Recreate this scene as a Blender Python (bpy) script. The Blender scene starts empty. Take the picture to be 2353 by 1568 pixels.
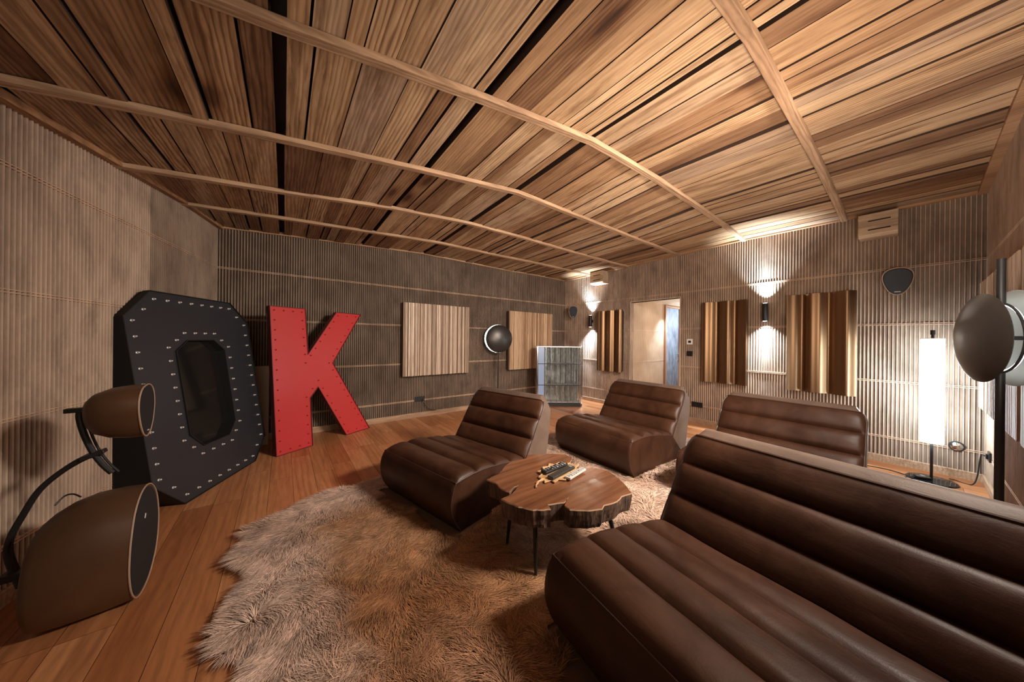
import bpy, bmesh, math, random
import numpy as np
from math import sin, cos, pi, radians, sqrt
from mathutils import Vector, Matrix, noise

random.seed(7)
SC = bpy.context.scene
COL = SC.collection

# ---------------------------------------------------------------- camera, world, exposure, large lights
CAMP = Vector((-5.063, -4.729, 1.25))
TH, ROLL, FPX, HY = -0.6476, 0.0105, 693.2, 780.6
R0 = Vector((cos(TH), sin(TH), 0)); UP = Vector((0, 0, 1)); FW = Vector((-sin(TH), cos(TH), 0))
RC = (R0 + UP * ROLL).normalized(); UC = (UP - R0 * ROLL).normalized()
cam_data = bpy.data.cameras.new('camera')
cam_data.sensor_width = 36.0
cam_data.lens = FPX / 2353.0 * 36.0
cam_data.shift_y = (HY - 784.0) / 2353.0
cam_data.clip_start = 0.02
cam = bpy.data.objects.new('camera', cam_data); COL.objects.link(cam)
cam.matrix_world = Matrix(((RC.x, UC.x, -FW.x, CAMP.x), (RC.y, UC.y, -FW.y, CAMP.y), (RC.z, UC.z, -FW.z, CAMP.z), (0, 0, 0, 1)))
SC.camera = cam

world = bpy.data.worlds.new('world'); SC.world = world
world.use_nodes = True
world.node_tree.nodes['Background'].inputs[0].default_value = (0.05, 0.045, 0.04, 1)
world.node_tree.nodes['Background'].inputs[1].default_value = 0.2

SC.view_settings.view_transform = 'Standard'
SC.view_settings.look = 'None'
SC.view_settings.gamma = 1.0
SC.view_settings.use_curve_mapping = False
SC.view_settings.exposure = 0.22

def area(name, loc, target, size, size_y, power, color, spread=180):
    d = bpy.data.lights.new(name, 'AREA'); d.shape = 'RECTANGLE'; d.size = size; d.size_y = size_y
    d.energy = power; d.color = color; d.spread = radians(spread)
    o = bpy.data.objects.new(name, d); COL.objects.link(o)
    o.location = loc
    o.rotation_euler = (Vector(target) - Vector(loc)).to_track_quat('-Z', 'Y').to_euler()
    return o

def spot(name, loc, direction, power, angle, blend, color, radius=0.02):
    d = bpy.data.lights.new(name, 'SPOT'); d.energy = power; d.spot_size = radians(angle); d.spot_blend = blend
    d.color = color; d.shadow_soft_size = radius
    o = bpy.data.objects.new(name, d); COL.objects.link(o)
    o.location = loc; o.rotation_euler = Vector(direction).to_track_quat('-Z', 'Y').to_euler()
    return o

def point(name, loc, power, color, radius=0.1):
    d = bpy.data.lights.new(name, 'POINT'); d.energy = power; d.color = color; d.shadow_soft_size = radius
    o = bpy.data.objects.new(name, d); COL.objects.link(o); o.location = loc
    return o

WARM = (1.0, 0.83, 0.68); COOL = (0.74, 0.88, 1.0)
# added unseen fill lights behind and beside the viewer, aimed at ceiling and room
area('fill_light_low', (-3.2, -5.02, 1.3), (-1.6, -2.6, 2.9), 1.8, 0.22, 70, WARM, 150)
area('fill_light_rear', (-5.55, -4.7, 1.4), (-4.7, -2.9, 2.9), 1.0, 0.6, 7, WARM)
area('fill_light_high', (-2.65, -5.06, 2.3), (-3.1, -1.5, 0.0), .8, 0.3, 84, (1.0, .87, .75), 125)

# ---------------------------------------------------------------- helpers
class MB:
    def __init__(s): s.v = []; s.f = []; s.m = []
    def add(s, vs, fs, m=0):
        n = len(s.v); s.v.extend([tuple(v) for v in vs])
        s.f.extend([tuple(i + n for i in f) for f in fs]); s.m.extend([m] * len(fs)); return s
    def box(s, c, size, M=None, m=0):
        x, y, z = size[0] / 2, size[1] / 2, size[2] / 2
        vs = [Vector((a * x, b * y, d * z)) for a in (-1, 1) for b in (-1, 1) for d in (-1, 1)]
        if M is not None: vs = [M @ v for v in vs]
        vs = [v + Vector(c) for v in vs]
        return s.add(vs, [(0, 1, 3, 2), (4, 6, 7, 5), (0, 4, 5, 1), (2, 3, 7, 6), (0, 2, 6, 4), (1, 5, 7, 3)], m)
    def prism(s, A, B, m=0, caps=True):
        n = len(A); fs = [(i, (i + 1) % n, n + (i + 1) % n, n + i) for i in range(n)]
        if caps: fs += [tuple(range(n - 1, -1, -1)), tuple(range(n, 2 * n))]
        return s.add(list(A) + list(B), fs, m)
    def loft(s, rings, m=0, cap0=True, cap1=True, closed=True):
        n = len(rings[0]); vs = [v for r in rings for v in r]; fs = []
        for k in range(len(rings) - 1):
            for i in range(n if closed else n - 1):
                j = (i + 1) % n
                fs.append((k * n + i, k * n + j, (k + 1) * n + j, (k + 1) * n + i))
        if cap0: fs.append(tuple(range(n - 1, -1, -1)))
        if cap1: fs.append(tuple(range((len(rings) - 1) * n, len(rings) * n)))
        return s.add(vs, fs, m)
    def tube(s, pts, r, seg=8, m=0, closed=False):
        pts = [Vector(p) for p in pts]; rings = []; n = len(pts); prev = None
        rr = r if isinstance(r, (list, tuple)) else [r] * n
        for i, p in enumerate(pts):
            if closed: t = (pts[(i + 1) % n] - pts[i - 1]).normalized()
            else: t = (pts[min(i + 1, n - 1)] - pts[max(i - 1, 0)]).normalized()
            if prev is None:
                a = Vector((0, 0, 1)) if abs(t.z) < .9 else Vector((1, 0, 0))
                u = t.cross(a).normalized()
            else: u = (prev - t * prev.dot(t)).normalized()
            prev = u; w = t.cross(u)
            rings.append([p + (u * cos(2 * pi * k / seg) + w * sin(2 * pi * k / seg)) * rr[i] for k in range(seg)])
        if closed: rings.append(rings[0])
        return s.loft(rings, m, not closed, not closed)
    def lathe(s, prof, c=(0, 0, 0), M=None, seg=32, m=0):
        rings = []
        for r, z in prof:
            ring = [Vector((max(r, 1e-5) * cos(2 * pi * k / seg), max(r, 1e-5) * sin(2 * pi * k / seg), z)) for k in range(seg)]
            if M is not None: ring = [M @ v for v in ring]
            rings.append([v + Vector(c) for v in ring])
        return s.loft(rings, m)
    def build(s, name, mats, parent=None, smooth=False, bevel=0, segs=2, angle=None, origin=None):
        me = bpy.data.meshes.new(name)
        me.from_pydata([tuple(v) for v in s.v], [], s.f)
        if not isinstance(mats, (list, tuple)): mats = [mats]
        for mt in mats: me.materials.append(mt)
        me.polygons.foreach_set('material_index', s.m)
        b = bmesh.new(); b.from_mesh(me); bmesh.ops.recalc_face_normals(b, faces=b.faces); b.to_mesh(me); b.free()
        o = bpy.data.objects.new(name, me); COL.objects.link(o)
        if origin is not None:
            me.transform(Matrix.Translation(-Vector(origin))); o.location = origin
        if parent: o.parent = parent
        if smooth or bevel:
            me.polygons.foreach_set('use_smooth', [True] * len(me.polygons))
            try: me.set_sharp_from_angle(angle=radians(angle or 35))
            except Exception: pass
        if bevel:
            md = o.modifiers.new('bevel', 'BEVEL'); md.width = bevel; md.segments = segs; md.limit_method = 'ANGLE'; md.angle_limit = radians(30)
            md.harden_normals = True
        me.update()
        return o

def thing(name, label, cat, loc=(0, 0, 0), rz=0, group=None):
    o = bpy.data.objects.new(name, None); COL.objects.link(o); o.empty_display_size = .1
    o.location = loc; o.rotation_euler = (0, 0, rz)
    return tag(o, label, cat, group)
def tag(o, label, cat, group=None):
    o['label'] = label; o['category'] = cat
    if group: o['group'] = group
    return o
def struct(o): o['kind'] = 'structure'; return o

# ---------------------------------------------------------------- materials
def mat(name, color=(.5, .5, .5), rough=.5, metal=0, spec=.5, emit=None, estr=0, coat=0):
    m = bpy.data.materials.new(name); m.use_nodes = True
    b = m.node_tree.nodes['Principled BSDF']
    b.inputs['Base Color'].default_value = (*color, 1); b.inputs['Roughness'].default_value = rough
    b.inputs['Metallic'].default_value = metal; b.inputs['Specular IOR Level'].default_value = spec
    b.inputs['Coat Weight'].default_value = coat
    if emit: b.inputs['Emission Color'].default_value = (*emit, 1); b.inputs['Emission Strength'].default_value = estr
    return m
class NT:
    def __init__(s, m): s.t = m.node_tree; s.n = s.t.nodes; s.l = s.t.links; s.b = s.n['Principled BSDF']
    def node(s, typ, **kw):
        n = s.n.new(typ)
        for k, v in kw.items():
            if k in n.inputs: 
                if hasattr(v, 'links') or isinstance(v, bpy.types.NodeSocket): s.l.new(v, n.inputs[k])
                else: n.inputs[k].default_value = v
            else: setattr(n, k, v)
        return n
    def coord(s, scale=(1, 1, 1), kind='Object', loc=None):
        tc = s.n.new('ShaderNodeTexCoord'); mp = s.n.new('ShaderNodeMapping')
        mp.inputs['Scale'].default_value = scale
        s.l.new(tc.outputs[kind], mp.inputs['Vector']); return mp.outputs[0]
    def noise(s, vec, scale=5, detail=4, rough=.55, dist=0):
        n = s.n.new('ShaderNodeTexNoise'); s.l.new(vec, n.inputs['Vector'])
        n.inputs['Scale'].default_value = scale; n.inputs['Detail'].default_value = detail
        n.inputs['Roughness'].default_value = rough; n.inputs['Distortion'].default_value = dist
        return n.outputs['Fac']
    def ramp(s, fac, stops):
        r = s.n.new('ShaderNodeValToRGB'); e = r.color_ramp.elements
        e[0].position, e[0].color = stops[0][0], (*stops[0][1], 1)
        e[1].position, e[1].color = stops[-1][0], (*stops[-1][1], 1)
        for p, c in stops[1:-1]:
            k = e.new(p); k.color = (*c, 1)
        s.l.new(fac, r.inputs[0]); return r.outputs[0]
    def mix(s, a, b, fac, mode='MIX'):
        n = s.n.new('ShaderNodeMix'); n.data_type = 'RGBA'; n.blend_type = mode
        for i, v in ((0, fac), (6, a), (7, b)):
            if isinstance(v, bpy.types.NodeSocket): s.l.new(v, n.inputs[i])
            else: n.inputs[i].default_value = v if i == 0 else (*v, 1)
        return n.outputs[2]
    def math(s, op, a, b=0):
        n = s.n.new('ShaderNodeMath'); n.operation = op
        for i, v in ((0, a), (1, b)):
            if isinstance(v, bpy.types.NodeSocket): s.l.new(v, n.inputs[i])
            else: n.inputs[i].default_value = v
        return n.outputs[0]
    def color(s, c): s.l.new(c, s.b.inputs['Base Color'])
    def bump(s, h, strength=.3, dist=.005):
        n = s.n.new('ShaderNodeBump'); n.inputs['Strength'].default_value = strength; n.inputs['Distance'].default_value = dist
        s.l.new(h, n.inputs['Height']); s.l.new(n.outputs[0], s.b.inputs['Normal'])
    def rough(s, v): s.l.new(v, s.b.inputs['Roughness'])
    def attr(s, name):
        n = s.n.new('ShaderNodeAttribute'); n.attribute_name = name; return n

def g3(v): return (v, v, v)
# ribbed clay walls
M_clay = mat('ribbed_clay', rough=.85, spec=.25); n = NT(M_clay)
v = n.coord((1, 1, 1)); big = n.noise(v, 1.1, 5, .6, .6); vv = n.coord((1, 1, .35)); mid = n.noise(vv, 9, 5, .65)
c = n.ramp(big, [(.3, (.25, .172, .125)), (.48, (.33, .24, .18)), (.62, (.40, .30, .225)), (.75, (.29, .205, .155))])
c = n.mix(c, n.ramp(mid, [(.3, g3(.55)), (.55, g3(1)), (.8, g3(1.0))]), .75, 'MULTIPLY')
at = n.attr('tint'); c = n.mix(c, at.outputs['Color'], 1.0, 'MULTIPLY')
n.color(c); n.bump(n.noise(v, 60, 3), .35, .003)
M_clay_pale = mat('pale_clay', (.55, .44, .34), .85, spec=.2); n = NT(M_clay_pale)
n.color(n.ramp(n.noise(n.coord(), 3, 5), [(.3, (.46, .35, .26)), (.7, (.60, .49, .38))]))

def wood(name, tones, axis='Y', rough=.6, streakf=.35, scale=1.0, attr=None, contrast=.6, spec=.3, coat=0, bumpd=.002, wavescale=14):
    m = mat(name, rough=rough, spec=spec, coat=coat); n = NT(m)
    sc = {'X': (.09, 1, 1), 'Y': (1, .09, 1), 'Z': (1, 1, .09)}[axis]
    sc = tuple(k * scale for k in sc)
    tc = n.n.new('ShaderNodeTexCoord'); mp = n.n.new('ShaderNodeMapping'); mp.inputs['Scale'].default_value = sc
    n.l.new(tc.outputs['Object'], mp.inputs['Vector']); vec = mp.outputs[0]
    a = None
    if attr:
        a = n.attr(attr)
        cb = n.n.new('ShaderNodeVectorMath'); cb.operation = 'SCALE'; n.l.new(a.outputs['Color'], cb.inputs[0]); cb.inputs['Scale'].default_value = 37.0
        ad = n.n.new('ShaderNodeVectorMath'); ad.operation = 'ADD'; n.l.new(vec, ad.inputs[0]); n.l.new(cb.outputs[0], ad.inputs[1]); vec = ad.outputs[0]
    nz = n.noise(vec, 2.2, 3, .5, .4)
    w = n.n.new('ShaderNodeTexWave'); w.wave_type = 'BANDS'; w.bands_direction = 'X' if axis != 'X' else 'Y'
    n.l.new(vec, w.inputs['Vector']); w.inputs['Scale'].default_value = wavescale; w.inputs['Distortion'].default_value = 8
    w.inputs['Detail'].default_value = 3; w.inputs['Detail Scale'].default_value = .9; w.inputs['Detail Roughness'].default_value = .6
    fine = n.noise(vec, 60, 4, .6)
    if attr:
        sep = n.n.new('ShaderNodeSeparateColor'); n.l.new(a.outputs['Color'], sep.inputs[0])
        t = n.math('ADD', n.math('MULTIPLY', sep.outputs[0], .8), n.math('MULTIPLY', nz, .3))
    else: t = nz; sep = None
    base = n.ramp(t, tones)
    lines = n.ramp(w.outputs['Fac'], [(.0, (.42, .33, .27)), (.35, (.85, .8, .76)), (.7, (1.05, 1.03, 1.0))])
    cf = contrast
    if sep: cf = n.math('MULTIPLY', sep.outputs[1], contrast)
    c = n.mix(base, lines, cf, 'MULTIPLY')
    c = n.mix(c, n.ramp(fine, [(.3, g3(.62)), (.6, g3(1.05))]), .55, 'MULTIPLY')
    blotch = n.noise(vec, 6, 4, .7)
    streak = n.noise(vec, 16, 5, .72, .3)
    c = n.mix(c, n.ramp(streak, [(.36, (.42, .32, .26)), (.47, (.85, .8, .76)), (.6, g3(1.08))]), streakf, 'MULTIPLY')
    if streakf > .6:
        kn = n.n.new('ShaderNodeTexVoronoi'); kn.inputs['Scale'].default_value = 2.6; kn.inputs['Randomness'].default_value = 1.0
        mk = n.n.new('ShaderNodeMapping'); mk.inputs['Scale'].default_value = (1, 3.2, 1); n.l.new(vec, mk.inputs['Vector']); n.l.new(mk.outputs[0], kn.inputs['Vector'])
        c = n.mix(c, n.ramp(kn.outputs['Distance'], [(.05, (.14, .08, .05)), (.09, (.6, .48, .38)), (.16, g3(1))]), .85, 'MULTIPLY')
    c = n.mix(c, n.ramp(blotch, [(.32, (.5, .42, .38)), (.5, g3(1))]), .6, 'MULTIPLY')
    n.color(c)
    n.bump(n.math('ADD', w.outputs['Fac'], fine), .35, bumpd)
    return m
T_CEIL = [(.0, (.15, .078, .040)), (.28, (.30, .170, .088)), (.5, (.44, .276, .150)), (.72, (.52, .358, .212)), (.95, (.40, .280, .188))]
M_board = wood('reclaimed_boards', T_CEIL, 'Y', .75, attr='bid', contrast=.95, streakf=.8)
M_batten = wood('batten_wood', [(.3, (.41, .26, .155)), (.7, (.53, .36, .23))], 'X', .7, contrast=.4)
M_trim = wood('edge_trim_wood', [(.3, (.40, .22, .11)), (.7, (.48, .29, .16))], 'Y', .7, contrast=.4)
M_dark = mat('dark_void', (.02, .013, .01), .9)
M_edge = mat('groove_shade_edges', (.055, .028, .016), .9)  # board edges darkened to put the groove shadow into the colour
M_floor = wood('oak_floor', [(.1, (.38, .145, .055)), (.45, (.50, .21, .085)), (.8, (.60, .28, .125))], 'Y', .36, attr='bid', contrast=.35, spec=.4, wavescale=7, bumpd=.0006, streakf=.2)
M_base = wood('baseboard_wood', [(.3, (.42, .27, .17)), (.7, (.52, .36, .24))], 'X', .6, contrast=.3)

def leather(name, c0, c1, rough=.42):
    m = mat(name, rough=rough, spec=.34); n = NT(m); v = n.coord()
    f = n.noise(v, 4.5, 5, .6, .5)
    n.color(n.ramp(f, [(.3, c0), (.7, c1)]))
    fine = n.noise(v, 220, 2, .5); wr = n.noise(n.coord((1, .35, 1)), 16, 4, .6, 1.0)
    n.bump(n.math('ADD', n.math('MULTIPLY', fine, .12), n.math('MULTIPLY', wr, .8)), .35, .006)
    n.rough(n.math('ADD', n.math('MULTIPLY', f, .22), rough - .1))
    return m
M_leather = leather('brown_leather', (.026, .0092, .0046), (.062, .024, .011), .45)
M_shell = leather('lamplit_leather', (.085, .056, .042), (.135, .092, .07), .5)  # lamp light on the chair sides put into a paler leather colour
M_pipe = mat('dark_piping', (.05, .022, .014), .45)
M_black = mat('black_metal', (.012, .012, .013), .45)
M_blackgloss = mat('black_gloss', (.01, .01, .01), .08)
M_chrome = mat('chrome', (.75, .75, .75), .15, 1)
M_alu = mat('brushed_steel', (.55, .57, .6), .3, 1)
M_white = mat('white_plastic', (.8, .78, .75), .4)

# ---------------------------------------------------------------- structure: ceiling profile
CU = [0, .67, 1.5, 2.4, 3.32, 4.2, 5.09, 5.67, 6.05, 6.9]      # distance from the right wall
CV = [0, .755, 1.571, 2.47, 3.331, 4.266, 5.148]                # distance from the back wall
CZT = [[2.587, 2.596, 2.590, 2.600, 2.612, 2.567, 2.522, 2.486, 2.47, 2.44],
       [2.600, 2.607, 2.612, 2.600, 2.603, 2.558, 2.508, 2.470, 2.45, 2.41],
       [2.630, 2.625, 2.622, 2.635, 2.632, 2.575, 2.472, 2.414, 2.375, 2.30],
       [2.645, 2.650, 2.650, 2.653, 2.658, 2.555, 2.437, 2.350, 2.300, 2.22],
       [2.665, 2.700, 2.720, 2.730, 2.697, 2.561, 2.403, 2.330, 2.270, 2.20],
       [2.655, 2.690, 2.719, 2.713, 2.694, 2.560, 2.400, 2.330, 2.270, 2.20],
       [2.640, 2.680, 2.715, 2.713, 2.690, 2.560, 2.400, 2.330, 2.270, 2.20]]
UZ = [(u, 0) for u in CU]
def cz(u, v):
    u = min(max(u, 0), 6.89); v = min(max(v, 0), 5.1479)
    i = max(k for k in range(len(CU) - 1) if CU[k] <= u); j = max(k for k in range(len(CV) - 1) if CV[k] <= v)
    a = (u - CU[i]) / (CU[i + 1] - CU[i]); b = (v - CV[j]) / (CV[j + 1] - CV[j])
    return (CZT[j][i] * (1 - a) + CZT[j][i + 1] * a) * (1 - b) + (CZT[j + 1][i] * (1 - a) + CZT[j + 1][i + 1] * a) * b + .008
WY = -5.148
LS = .19
def lx(y): return -5.67 + LS * y           # left wall line

GRO = [0.0, .67, 1.5, 2.4, 3.32, 4.20, 5.09, 6.05, 6.75]
BAT = [0.0, .755, 1.571, 2.470, 3.331, 4.266, 5.148]

def color_attr(me, name, vals):
    a = me.color_attributes.new(name, 'FLOAT_COLOR', 'CORNER')
    buf = []
    for p, v in zip(me.polygons, vals): buf.extend(list(v) * p.loop_total)
    a.data.foreach_set('color', buf)

def build_ceiling():
    mb = MB(); ids = []; rnd = random.Random(11)
    for j in range(len(BAT) - 1):
        for k in range(len(GRO) - 1):
            u = GRO[k] + .019; end = GRO[k + 1] - .019
            ends = []
            while u < end - .05:
                w = rnd.choice([.07, .1, .13, .15, .17, .2, .11])
                if end - (u + w) < .07: w = end - u
                ends.append((u, u + w)); u += w
            for (a, b) in ends:
                drop = rnd.uniform(0, .012) + (.007 if rnd.random() < .25 else 0)
                v0, v1 = BAT[j], BAT[j + 1]
                e = rnd.choice([.0015, .002, .003, .008])
                vs = []
                for (yy) in (-v0, -v1):
                    za, zb = cz(a, -yy) - drop, cz(b, -yy) - drop
                    vs += [(-a - e, yy, za), (-b + e, yy, zb), (-b + e, yy, zb + .06), (-a - e, yy, za + .06)]
                mb.add(vs, [(0, 4, 5, 1), (2, 6, 7, 3)], 0)
                k0 = len(mb.v) - 8
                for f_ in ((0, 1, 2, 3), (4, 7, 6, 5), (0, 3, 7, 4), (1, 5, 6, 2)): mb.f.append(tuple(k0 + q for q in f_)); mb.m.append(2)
                t = rnd.random(); t = t if rnd.random() > .3 else rnd.choice([rnd.uniform(0, .15), rnd.uniform(.6, .8)])
                gcon = rnd.random() ** 2.5 * .7
                if a > 4.1: gcon = min(1, gcon + .45)
                cc = (t, gcon, rnd.random(), 1)
                ids += [cc] * 6
    # backing above the boards
    for j in range(len(CV) - 1):
        for k in range(len(CU) - 1):
            vs = []
            for dz in (.05, .13):
                for (q, w) in ((CU[k], CV[j]), (CU[k + 1], CV[j]), (CU[k + 1], CV[j + 1]), (CU[k], CV[j + 1])):
                    ey = .06 if w == 0 else (-.06 if w > 5.1 else 0)
                    vs.append((-q, -w + ey, cz(q, w) + dz))
            mb.add(vs, [(0, 1, 2, 3), (4, 7, 6, 5), (0, 4, 5, 1), (3, 2, 6, 7)], 1)
            ids += [(0, 0, 0, 1)] * 4
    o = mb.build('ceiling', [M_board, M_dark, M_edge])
    color_attr(o.data, 'bid', ids)
    return struct(o)
build_ceiling()

def batten(name, v, u0, u1, w=.062, th=.03):
    us = sorted(set([u0, u1] + [g for g in GRO if u0 < g < u1])); rings = []
    for u in us:
        z = cz(u, v) - .008
        rings.append([Vector((-u, -v - w / 2, z)), Vector((-u, -v + w / 2, z)), Vector((-u, -v + w / 2 - .006, z - th)), Vector((-u, -v - w / 2 + .006, z - th))])
    MBx = MB(); MBx.loft(rings)
    return struct(MBx.build(name, M_batten, bevel=.004))
for i, v in enumerate(BAT[1:-1]):
    batten('trim_%d' % (i + 1), v, .0, min(-lx(-v) , 6.9))
# perimeter trims
def trim_line(name, pts, w=.05, th=.03, m=None, side=(0, 0)):
    mb = MB(); rings = []
    for p in pts:
        x, y, z = p
        rings.append([Vector((x, y, z + .015)), Vector((x + side[0] * w, y + side[1] * w, z + .015)), Vector((x + side[0] * w, y + side[1] * w, z - th)), Vector((x, y, z - th))])
    mb.loft(rings)
    return struct(mb.build(name, m or M_trim, bevel=.003))
US = [u for u, _ in UZ if u < 5.7] + [5.7]
trim_line('trim_7', [(-u, 0, cz(u, 0)) for u in US], side=(0, -1), w=.035, th=.022, m=M_batten)
trim_line('trim_8', [(-.0, -t, cz(0, t)) for t in CV], side=(-1, 0), w=.05, th=.028)
trim_line('trim_9', [(-u, WY, cz(u, 5.148)) for u in [u for u, _ in UZ if u < 6.7]], side=(0, 1), w=.06, th=.035)
trim_line('trim_10', [(lx(-t * 5.148) + .002, -t * 5.148, cz(-lx(-t * 5.148), t * 5.148)) for t in (0, .07, .147, .22, .305, .38, .48, .56, .647, .83, 1)], side=(1, 0), w=.055, th=.03)

# ---------------------------------------------------------------- walls
SEAMS = [.268, .852, 1.45, 2.03]
def ribbed_wall(name, P0, P1, nrm, top, z0=0.0, pitch=.0262, tint=None, segs=None, material=None, rib=.011, seams=SEAMS):
    """segs: list of (a,b,zlo,zhi or None) along the wall; ribs are real geometry."""
    P0 = Vector(P0); P1 = Vector(P1); L = (P1 - P0).length; d = (P1 - P0) / L; N = Vector(nrm)
    mb = MB(); tv = []
    prof = [(0, 0), (.52, 0), (.58, .75), (.66, 1), (.80, 1), (.88, .75), (.94, 0), (1, 0)]
    for (a, b, zlo, zhi) in (segs or [(0, L, z0, None)]):
        n = max(1, int(round((b - a) / pitch))); pt = (b - a) / n
        pts = []
        for k in range(n):
            for (t, h) in prof[:-1]: pts.append((a + (k + t) * pt, h * rib))
        pts.append((b, 0))
        lo = []; hi = []
        for s, h in pts:
            q = P0 + d * s + N * h
            lo.append((q.x, q.y, zlo)); hi.append((q.x, q.y, zhi if zhi else top(P0 + d * s)))
        m = len(pts); base = len(mb.v)
        mb.add(lo + hi, [(i, i + 1, m + i + 1, m + i) for i in range(m - 1)])
        for i in range(m - 1):
            tt = tint(pts[i][0], pts[i][1] > rib * .5) if tint else (1.15 if pts[i][1] > rib * .5 else .9)  # rib light and shade put into the tint: pale ridges, dark grooves
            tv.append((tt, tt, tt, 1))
        # thickness slab behind
        A = P0 + d * a - N * .002; B = P0 + d * b - N * .002
        hz = (zhi, zhi) if zhi else (top(P0 + d * a) , top(P0 + d * b))
        nn = 1 if zhi else 8
        for q in range(nn):
            A2 = A + (B - A) * q / nn; B2 = A + (B - A) * (q + 1) / nn
            za = zhi or top(A2); zb = zhi or top(B2)
            T = -N * .1
            mb.add([(A2.x, A2.y, zlo), (B2.x, B2.y, zlo), (B2.x, B2.y, zb), (A2.x, A2.y, za),
                    (A2.x + T.x, A2.y + T.y, zlo), (B2.x + T.x, B2.y + T.y, zlo), (B2.x + T.x, B2.y + T.y, zb), (A2.x + T.x, A2.y + T.y, za)],
                   [(0, 1, 2, 3), (4, 7, 6, 5), (0, 4, 5, 1), (3, 2, 6, 7), (0, 3, 7, 4), (1, 5, 6, 2)])
            tv += [(1, 1, 1, 1)] * 6
        for z in seams:
            if z < zlo or (zhi and z > zhi): continue
            for dz in (-.007, .007):
                A = P0 + d * a; B = P0 + d * b
                r = rib * 1.12
                zz = z + dz
                vs = []
                for Q in (A, B):
                    vs += [(Q.x, Q.y, zz - .0035), (Q.x + N.x * r, Q.y + N.y * r, zz - .0025), (Q.x + N.x * r, Q.y + N.y * r, zz + .0025), (Q.x, Q.y, zz + .0035)]
                mb.add(vs, [(0, 4, 5, 1), (1, 5, 6, 2), (2, 6, 7, 3)])
                tv += [(1.75, 1.65, 1.55, 1)] * 3
    o = mb.build(name, material or M_clay)
    color_attr(o.data, 'tint', tv)
    return struct(o)

def ctop(p): return cz(-p.x, -p.y) + .03
YJ0, YJ1, ZJ = -1.626, -2.49, 1.95
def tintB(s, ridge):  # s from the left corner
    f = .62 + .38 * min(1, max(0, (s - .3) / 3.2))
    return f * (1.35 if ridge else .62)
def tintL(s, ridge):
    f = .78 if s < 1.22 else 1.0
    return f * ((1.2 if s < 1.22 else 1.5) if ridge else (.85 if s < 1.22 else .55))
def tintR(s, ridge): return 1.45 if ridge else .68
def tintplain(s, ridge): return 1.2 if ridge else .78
BX0 = -5.67
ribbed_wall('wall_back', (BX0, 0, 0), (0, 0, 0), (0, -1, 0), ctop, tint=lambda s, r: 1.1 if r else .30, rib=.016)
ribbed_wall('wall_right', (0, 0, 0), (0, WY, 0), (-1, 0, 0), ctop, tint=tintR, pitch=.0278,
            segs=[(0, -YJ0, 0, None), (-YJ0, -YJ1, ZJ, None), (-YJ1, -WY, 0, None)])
LN = Vector((1, -LS, 0)).normalized()
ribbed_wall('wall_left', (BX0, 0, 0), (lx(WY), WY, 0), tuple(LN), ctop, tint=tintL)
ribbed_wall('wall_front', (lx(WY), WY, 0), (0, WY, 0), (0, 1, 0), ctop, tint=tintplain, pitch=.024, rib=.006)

# corridor behind the opening
CY1 = -2.62; CX = 2.35; CZ = 2.06
def plainbox(name, lo, hi, m, kind=True):
    mb = MB(); c = [(a + b) / 2 for a, b in zip(lo, hi)]; mb.box(c, [b - a for a, b in zip(lo, hi)])
    o = mb.build(name, m); 
    if kind: struct(o)
    return o
ribbed_wall('wall_corridor_left', (0.1, YJ0, 0), (CX, YJ0, 0), (0, -1, 0), lambda p: CZ, material=M_clay_pale, rib=.005, tint=lambda s, r: 1,
            segs=[(0, 1.14, 0, CZ), (1.14, 1.86, 1.99, CZ), (1.86, CX - .1, 0, CZ)])
plainbox('wall_corridor_end', (CX, YJ0 - 1.4, 0), (CX + .08, YJ0 + .05, CZ), M_clay_pale)
plainbox('wall_corridor_right', (.1, CY1 - .08, 0), (CX, CY1, CZ), M_clay_pale)
plainbox('wall_corridor_ceiling', (.1, CY1 - .08, CZ), (CX + .08, YJ0 + .1, CZ + .05), M_clay_pale)
plainbox('trim_11', (-.008, YJ1 - .002, 0), (.1, YJ1 - .02, ZJ), M_clay_pale)
plainbox('trim_12', (.0, YJ0 + .02, 0), (.1, YJ0 + .001, ZJ), M_clay_pale)
plainbox('trim_13', (-.002, YJ1 - .02, ZJ), (.1, YJ0 + .02, ZJ + .02), M_clay_pale)
# blue-grey door in a wood frame in the corridor's left wall
M_slate = mat('slate_blue_door', (.16, .2, .27), .55); n = NT(M_slate)
n.color(n.ramp(n.noise(n.coord((1, 1, .4)), 14, 5), [(.3, (.10, .13, .18)), (.7, (.24, .29, .37))]))
M_frame = mat('door_frame_wood', (.32, .16, .09), .5)
dm = MB(); dm.box((1.60, YJ0 + .03, .99), (.66, .04, 1.94)); d1 = struct(dm.build('door_1', M_slate, bevel=.004))
dm = MB()
dm.box((1.255, YJ0 + .0, 1.0), (.045, .09, 2.0)); dm.box((1.945, YJ0 + .0, 1.0), (.045, .09, 2.0)); dm.box((1.60, YJ0 + .0, 1.975), (.645, .09, .035))
dm.build('door_frame', M_frame, d1, bevel=.003)
dm = MB(); dm.tube([(1.88, YJ0 + .01, .98), (1.88, YJ0 - .05, .98), (1.80, YJ0 - .05, .98)], .009); dm.build('door_handle', M_chrome, d1)

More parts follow.
